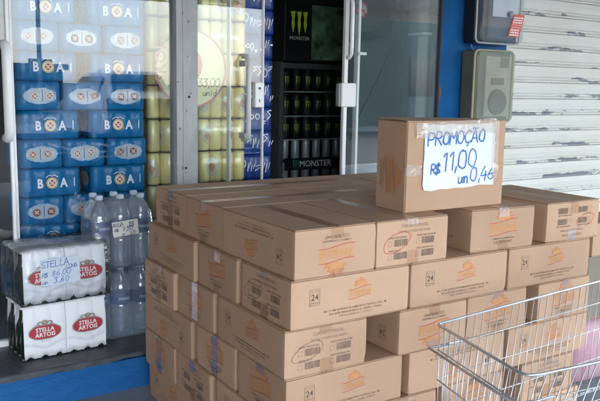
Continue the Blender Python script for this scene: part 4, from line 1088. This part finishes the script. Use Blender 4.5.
def label_print():
    b = MB()
    pts = []
    for k in range(40):
        a = 2*math.pi*k/40; c, s_ = math.cos(a), math.sin(a)
        pts.append((.058*abs(c)**.75*(1 if c > 0 else -1)*(1+.05*math.cos(4*a)), .027*abs(s_)**.7*(1 if s_ > 0 else -1)))
    b.poly([(x*1.07, y*1.13) for x, y in pts], 1, 0); b.poly(pts, 0, .0004)
    b.text('STELLA', 0, .0025, .0175, 2, .0008, bold=.02, sx=.95); b.text('ARTOIS', 0, -.0185, .0175, 2, .0008, bold=.02, sx=.98)
    # ornament on top: horn and scrolls
    for sgn in (-1, 1):
        b.stroke([(sgn*.006, .032), (sgn*.016, .043), (sgn*.027, .040), (sgn*.030, .033), (sgn*.022, .033)], .0045, 1, .0002)
    b.disc(0, .040, .012, .009, 1, .0002); b.disc(0, .040, .006, .004, 3, .0005)
    return b
def chevron():
    b = MB()
    for dy in (0, -.006): b.stroke([(-.082, -.038+dy), (-.05, -.045+dy), (-.02, -.056+dy), (0, -.062+dy), (.02, -.056+dy), (.05, -.045+dy), (.082, -.038+dy)], .0011, 0)
    b.text('BELGIUM', 0, -.040, .006, 0)
    return b
M_ = face((0, -PKD/2-.0072, SPH*.50), (1, 0, 0), (0, 0, 1))
LBL = label_print().xf(Matrix.Rotation(R(0), 4, 'Z')).xf(M_).mesh('brand_label', [RED_L, GREY_L, WHT_L, mat('gold_bit', (.5, .4, .2), .5)])
CHV = chevron().xf(M_).mesh('chevron_print', PAL_G)
SFILM = glassy('shrink_film', (.95, .96, .97), .9, .01, .10, bump=1.0, bscale=30, bdist=.010, haze=.02, hazecol=(.75, .78, .82))
def film_box(hx, hy, h_, seed, z0=.0):
    rnd = random.Random(seed); b = MB(); n_ = 8
    lv = []
    for fz, ins in ((0, .004), (.02, -.004), (.5, -.006), (.93, -.003), (1.0, .006)):
        o_ = []
        for side in range(4):
            for k in range(n_):
                u = -1+2*k/n_
                p_ = [(u*(hx-ins), -(hy-ins)), ((hx-ins), u*(hy-ins)), (-u*(hx-ins), hy-ins), (-(hx-ins), -u*(hy-ins))][side]
                o_.append((p_[0]+rnd.uniform(-.002, .002), p_[1]+rnd.uniform(-.002, .002), z0+fz*h_+rnd.uniform(-.002, .002)))
        lv.append(o_)
    return b.loft(lv)
for lev in range(2):
    t = thing('beer_bottle_case', ('lower' if lev == 0 else 'upper')+' film-wrapped case of white-sleeved beer bottle six-packs' + (' on the slab' if lev == 0 else ', with the price note'), 'beer case', (SBX+.004*lev, SBY+PKD+.002*lev, Z_SLAB+.001+lev*SPH), ang_s+R(.8*lev), 'beer bottle cases on the slab')
    for cx_ in (-.5, .5):
        for dy in (0, 1):
            sv = link('carrier_sleeve', SLEEVE[-1 if cx_ < 0 else 1], t, (cx_*PKW, -PKD/2+dy*PKD*.98, 0), (0, 0, R(random.uniform(-.6, .6))))
            if dy == 0:
                link('brand_label', LBL, sv, (0, 0, 0)); link('chevron_print', CHV, sv)
            for i in range(3):
                for j in range(2):
                    bt = link('bottle', BTL, t, (cx_*PKW+(i-1)*.0575, -PKD/2+dy*PKD*.98+(j-.5)*.056, .0008))
                    link('cap', CAP, bt)
    if lev == 1:
        obj('film_wrap', film_box(PKW+.004, PKD+.006, SPH+.004, 5+lev), SFILM, t, True)
# dark bottle feet show below the sleeves; price note on the upper case
def note(name, label, cx, cy, Y, w_, h_, mt, lines, roll, rz, bow=.001, ink=BLUE_PEN):
    q = onY(cx, cy, Y)
    o = tag(obj(name, sheet(w_, h_, bow, ragged=.0012, seed=int(cx)).xf(face((0, 0, 0), (1, 0, 0), (0, 0, 1))), mt, None, True, (q.x, Y, q.z), (0, R(roll), rz)), label, 'price note')
    b = MB()
    for (s_, x, y, h, adv, tk, sd) in lines: write(b, s_, x, y, h, tk, 0, adv=adv, seed=sd, z=bow+.0006, rise=.02)
    obj('lettering', b.xf(face((0, 0, 0), (1, 0, 0), (0, 0, 1))), ink, o)
    return o
NOTE_PALE = mat('pale_blue_paper', (.62, .70, .80), .75, var=.03, vscale=8)
fY = SBY-.0085
note('price_note', 'pale paper note with blue handwritten beer price on the upper bottle case', 60.5, 270.5, fY-.004, .158, .105, NOTE_PALE,
     [('STELLA', -.076, .020, .024, 4.6, .0026, 31), ('LONG', .022, .006, .016, 4.3, .0022, 32), ('R$', -.074, -.018, .016, 4.0, .0024, 33), ('86,00', -.036, -.018, .022, 4.8, .0024, 34), ('un', -.074, -.046, .018, 3.8, .0022, 35), ('3,60', -.030, -.046, .022, 5.2, .0026, 36)], -1.5, ang_s+R(.8))

# ------------------------------------------------------------------ water bottle packs
WX0, WX1 = onY(90.5, 250, 3.02).x, onY(152, 250, 3.02).x
WY = 3.045
WBP = glassy('water_bottle_plastic', (.92, .95, .98), 2.2, .05, .05, haze=.13, hazecol=(.62, .74, .92))
BR = .0435
prof_b = [(.030, 0), (.040, .004), (.0425, .012), (.0415, .03)]
z = .03
for i in range(5): prof_b += [(BR, z+.008), (.0405, z+.014)]; z += .018
prof_b += [(BR, .132), (BR, .136), (.0418, .139), (.0418, .196), (BR, .199), (BR, .205), (.0405, .222), (.031, .248), (.019, .266), (.0135, .274), (.0135, .284)]
prof_b = [(a_, b_*1.045) for a_, b_ in prof_b]
BOT = MB().lathe(prof_b, 20).mesh('bottle', WBP, True)
WCAP = MB().lathe([(.0155, .293), (.0160, .295), (.0160, .309), (.0145, .3115)], 16).mesh('cap', mat('cap_pale_blue', (.45, .55, .66), .4), True)
BCAP = MB().lathe([(.0155, .293), (.0160, .295), (.0160, .309), (.0145, .3115)], 16).mesh('cap', mat('cap_grey', (.22, .26, .32), .4), True)
LAB = mat('blue_label', (.025, .07, .20), .4, col2=(.06, .14, .32), vscale=25)
LABM = MB().lathe([(.0424, .147), (.0424, .203)], 20, cap=False).mesh('label', LAB, True)
lw = MB().text('minas', 0, .168, .017, 0, bold=.01); lw.v = [(.0428*math.sin(v[0]/.0428), -.0428*math.cos(v[0]/.0428), v[1]) for v in lw.v]
LABT = lw.mesh('label_lettering', mat('label_white2', (.75, .78, .82), .5))
WPH = .312
WFILM = glassy('water_film', (.96, .98, .99), 1.8, .03, .07, bump=1.0, bscale=18, bdist=.010, haze=.10, hazecol=(.62, .72, .86))
def film_pack_water(hx, hy, seed):
    rnd = random.Random(seed); lv = []
    for fz, ins in ((.0, .006), (.03, -.002), (.65, -.002), (.74, .002), (.84, .020), (.92, .035)):
        o_ = []
        for k in range(48):
            a = 2*math.pi*k/48; c, s_ = math.cos(a), math.sin(a)
            o_.append(((hx-ins)*abs(c)**.3*(1 if c > 0 else -1)+rnd.uniform(-.0012, .0012), (hy-ins)*abs(s_)**.3*(1 if s_ > 0 else -1)+rnd.uniform(-.0012, .0012), fz*WPH))
        lv.append(o_)
    b = MB(); b.loft(lv); b.f.pop(); b.m.pop(); return b
bp_ = (WX1-WX0)/3
for lev in range(2):
    t = thing('water_bottle_pack', ('lower' if lev == 0 else 'upper')+' shrink-wrapped pack of six large clear water bottles' + (' with blue labels' if lev == 0 else ', holding a handwritten price note'), 'water pack', ((WX0+WX1)/2+(.004 if lev else 0), WY+BR, Z_SLAB+.001+lev*WPH), R(-1.5+lev), 'water bottle packs on the slab')
    for i in range(3):
        for j in range(2):
            bt = link('bottle', BOT, t, ((i-1)*bp_, (j-.5)*.087, 0), (0, 0, random.uniform(-.4, .4)))
            link('cap', WCAP if lev else BCAP, bt); link('label', LABM, bt)
            link('label_lettering', LABT, bt)
    obj('film_wrap', film_pack_water(bp_*1.5+.002, .092, 20+lev), WFILM, t, True)
note('price_note', 'cream paper note with blue handwritten water price on the upper water pack', 125.5, 228, WY-.056, .112, .064, PAPER_CREAM,
     [('AGUA', -.054, .010, .015, 4.6, .0022, 41), ('1500', .014, .014, .010, 4.2, .0018, 42), ('L MINA', .006, .002, .009, 4.0, .0016, 43), ('R$', -.048, -.010, .012, 4.0, .0026, 44), ('7,50', -.014, -.012, .017, 4.8, .0024, 45), ('un', -.018, -.028, .011, 3.8, .0018, 46), ('1,25', .014, -.028, .012, 4.6, .0020, 47)], -5, R(-1), ink=DARK_PEN)

# ------------------------------------------------------------------ shopping cart in front of the stack
NZ = .60
def rim_z(x): return NZ+.085*(x-1.4)
A = onZ(437, 324, NZ); B_ = onZ(527, 377.5, NZ-.005)
def hitrim(px_, py_):
    d = ray(px_, py_)      # plane z = NZ + .085 (x-1.4)
    t_ = (NZ-.085*1.4+.085*EYE.x-EYE.z)/(d.z-.085*d.x); return EYE+d*t_
Aq, Bq, Ar, Br = hitrim(437, 324), hitrim(527, 377), hitrim(600, 281), hitrim(600, 361.5)
LEN = .86
dA = (Ar-Aq).normalized(); dB = (Br-Bq).normalized()
A2, B2 = Aq+dA*LEN, Bq+dB*LEN
base = (Aq+Bq+A2+B2)/4
ct = thing('shopping_cart', 'zinc wire shopping cart at the lower right in front of the cartons', 'shopping cart', (base.x, base.y, 0))
OFF = Vector((base.x, base.y, 0))
def L_(p): return tuple(Vector(p)-OFF)
def cpath(pts, r_): return MB().tube([L_(p) for p in pts], r_, 8)
def rc(p, q, r_, s_): # rounded corner points
    return p
u1 = (Bq-Aq).normalized()
rimpts = [A2]+[Aq+dA*.018, Aq+dA*.006+u1*.003, Aq+dA*.002+u1*.007, Aq+u1*.018]+[Bq-u1*.035, Bq-u1*.014+dB*.004, Bq-u1*.006+dB*.012, Bq+dB*.035]+[B2]
obj('rim', cpath(rimpts, .0040), CHROME, ct, True)
# panels: depth below rim, slant
DEP = .34
nose_in, side_in, slant = .035, .045, .26
def far_pt(s_, d):   # s_ metres from the nose on the far side, d metres below the rim
    p = Aq+dA*s_; return Vector((p.x-slant*d*(1 if s_ > .05 else .3), p.y-side_in*d/DEP, p.z-d))
def near_pt(s_, d):
    p = Bq+dB*s_; return Vector((p.x-slant*d*(1 if s_ > .05 else .3), p.y+side_in*d/DEP, p.z-d))
def nose_pt(u, d):
    p = Aq.lerp(Bq, u); return Vector((p.x-.09*d, p.y+side_in*d/DEP*(2*u-1), p.z-d))
WR = .0014
for k in range(1, 30):
    s_ = .028*k
    obj('wire', cpath([far_pt(s_, 0), far_pt(s_, DEP)], WR), CHROME, ct, True)
    obj('wire', cpath([near_pt(s_, 0), near_pt(s_, DEP)], WR), CHROME, ct, True)
for k in range(0, 15):
    u = (k+.5)/15
    obj('wire', cpath([nose_pt(u, 0), nose_pt(u, DEP)], WR), CHROME, ct, True)
for d in (.068, .15, .24, .335):
    obj('wire', cpath([far_pt(LEN, d), far_pt(.04, d)], .0021), CHROME, ct, True)
    obj('wire', cpath([near_pt(LEN, d), near_pt(.04, d)], .0021), CHROME, ct, True)
    obj('wire', cpath([far_pt(.04, d), nose_pt(0.02, d), nose_pt(.5, d), nose_pt(.98, d), near_pt(.04, d)], .0021), CHROME, ct, True)
# protruding bumper wire at the nose
obj('bumper', cpath([far_pt(.10, .066), Vector(nose_pt(0, .066))+Vector((-.018, .010, 0)), Vector(nose_pt(1, .066))+Vector((-.018, -.010, 0)), near_pt(.10, .066)], .0037), CHROME, ct, True)
for k in range(9):
    y = k/8
    obj('wire', cpath([nose_pt(y, DEP), far_pt(LEN, DEP).lerp(near_pt(LEN, DEP), y)], WR), CHROME, ct, True)
# chassis, castors, handle
f1, f2 = far_pt(.10, DEP), near_pt(.10, DEP); r1, r2 = far_pt(LEN, DEP), near_pt(LEN, DEP)
obj('chassis', cpath([Vector((A2.x, A2.y, A2.z)), Vector((A2.x+.02, A2.y-.02, .5)), Vector((r1.x+.02, r1.y, .12)), Vector((f1.x+.02, f1.y-.03, .13)), Vector((f2.x+.02, f2.y+.03, .13)), Vector((r2.x+.02, r2.y, .12)), Vector((B2.x+.02, B2.y+.02, .5)), Vector((B2.x, B2.y, B2.z))], .011), CHROME, ct, True)
obj('handle', cpath([A2+Vector((.0, 0, -.02)), A2+Vector((.09, 0, .10)), B2+Vector((.09, 0, .10)), B2+Vector((0, 0, -.02))], .013), mat('red_handle', (.35, .04, .04), .4), ct, True)
for p in ((f1.x+.05, f1.y-.04), (f2.x+.05, f2.y+.04), (r1.x-.02, r1.y-.01), (r2.x-.02, r2.y+.01)):
    w_ = obj('castor', MB().lathe([(.02, -.011), (.05, -.011), (.052, -.006), (.052, .006), (.05, .011), (.02, .011)], 20).xf(Matrix.Rotation(R(90), 4, 'X')), RUBBER, ct, True, L_(Vector((p[0], p[1], .053))))
    obj('fork', MB().box(-.012, .012, -.018, -.013, -.005, .085).box(-.012, .012, .013, .018, -.005, .085).box(-.014, .014, -.018, .018, .0855, .092), CHROME, w_)

# ------------------------------------------------------------------ white car across the street, seen only as a reflection
cr_ = thing('parked_car', 'white hatchback parked across the street, mirrored in the left glass', 'car', (5.85, -11.0, -.13), R(0)); cr_.scale = (1, 1, 1.1)
WHT = mat('white_car_paint', (.88, .88, .88), .25, coat=.4)
def car_section(y, w_, z0, z1, zr, wr):
    h = w_/2; r2 = wr/2
    return [(-h, y, z0), (h, y, z0), (h*1.02, y, (z0+z1)/2), (h*.98, y, z1), (r2, y, zr-.06), (r2*.8, y, zr), (-r2*.8, y, zr), (-r2, y, zr-.06), (-h*.98, y, z1), (-h*1.02, y, (z0+z1)/2)]
secs = [car_section(*a) for a in ((-2.0, 1.45, .38, .66, .70, 1.2), (-1.85, 1.64, .28, .78, .82, 1.3), (-1.0, 1.70, .25, .92, .97, 1.35), (-.9, 1.70, .25, .93, 1.0, 1.3), (-.25, 1.70, .25, .95, 1.46, 1.18), (.6, 1.70, .25, .95, 1.52, 1.2), (1.5, 1.70, .25, .95, 1.48, 1.2), (1.86, 1.66, .28, .95, 1.08, 1.3), (1.98, 1.6, .34, .85, .92, 1.25))]
obj('body', MB().loft(secs[::-1]), WHT, cr_, 'auto')
DG = mat('car_glass', (.015, .018, .02), .08)
obj('rear_window', MB().add([(-.56, 1.56, 1.40), (.56, 1.56, 1.40), (.64, 1.85, 1.10), (-.64, 1.85, 1.10)], [(0, 1, 2, 3)]).xf(Matrix.Translation((0, .02, .02))), DG, cr_)
for sgn in (-1, 1):
    obj('side_window', MB().add([(sgn*.83, -.75, 1.0), (sgn*.83, 1.45, 1.0), (sgn*.64, 1.40, 1.38), (sgn*.63, -.22, 1.36)], [(0, 1, 2, 3)]).xf(Matrix.Translation((sgn*.03, 0, .0))), DG, cr_)
    obj('tail_light', MB().box(sgn*.70-.09, sgn*.70+.09, 1.88, 1.99, .72, .95, b=.02), mat('tail_red', (.35, .02, .02), .3), cr_)
    for y in (-1.25, 1.25):
        wl = obj('wheel', MB().lathe([(.12, -.09), (.29, -.09), (.31, -.06), (.31, .06), (.29, .09), (.12, .09)], 24).xf(Matrix.Rotation(R(90), 4, 'Y')), RUBBER, cr_, True, (sgn*.76, y, .31))
        obj('rim', MB().lathe([(.02, 0), (.18, .0), (.19, .02)], 16).xf(Matrix.Translation((sgn*.08, 0, 0)) @ Matrix.Rotation(R(90*sgn), 4, 'Y')), CHROME, wl)
obj('number_plate', MB().box(-.2, .2, 1.985, 1.995, .55, .67), mat('plate_grey', (.5, .5, .5), .5), cr_)
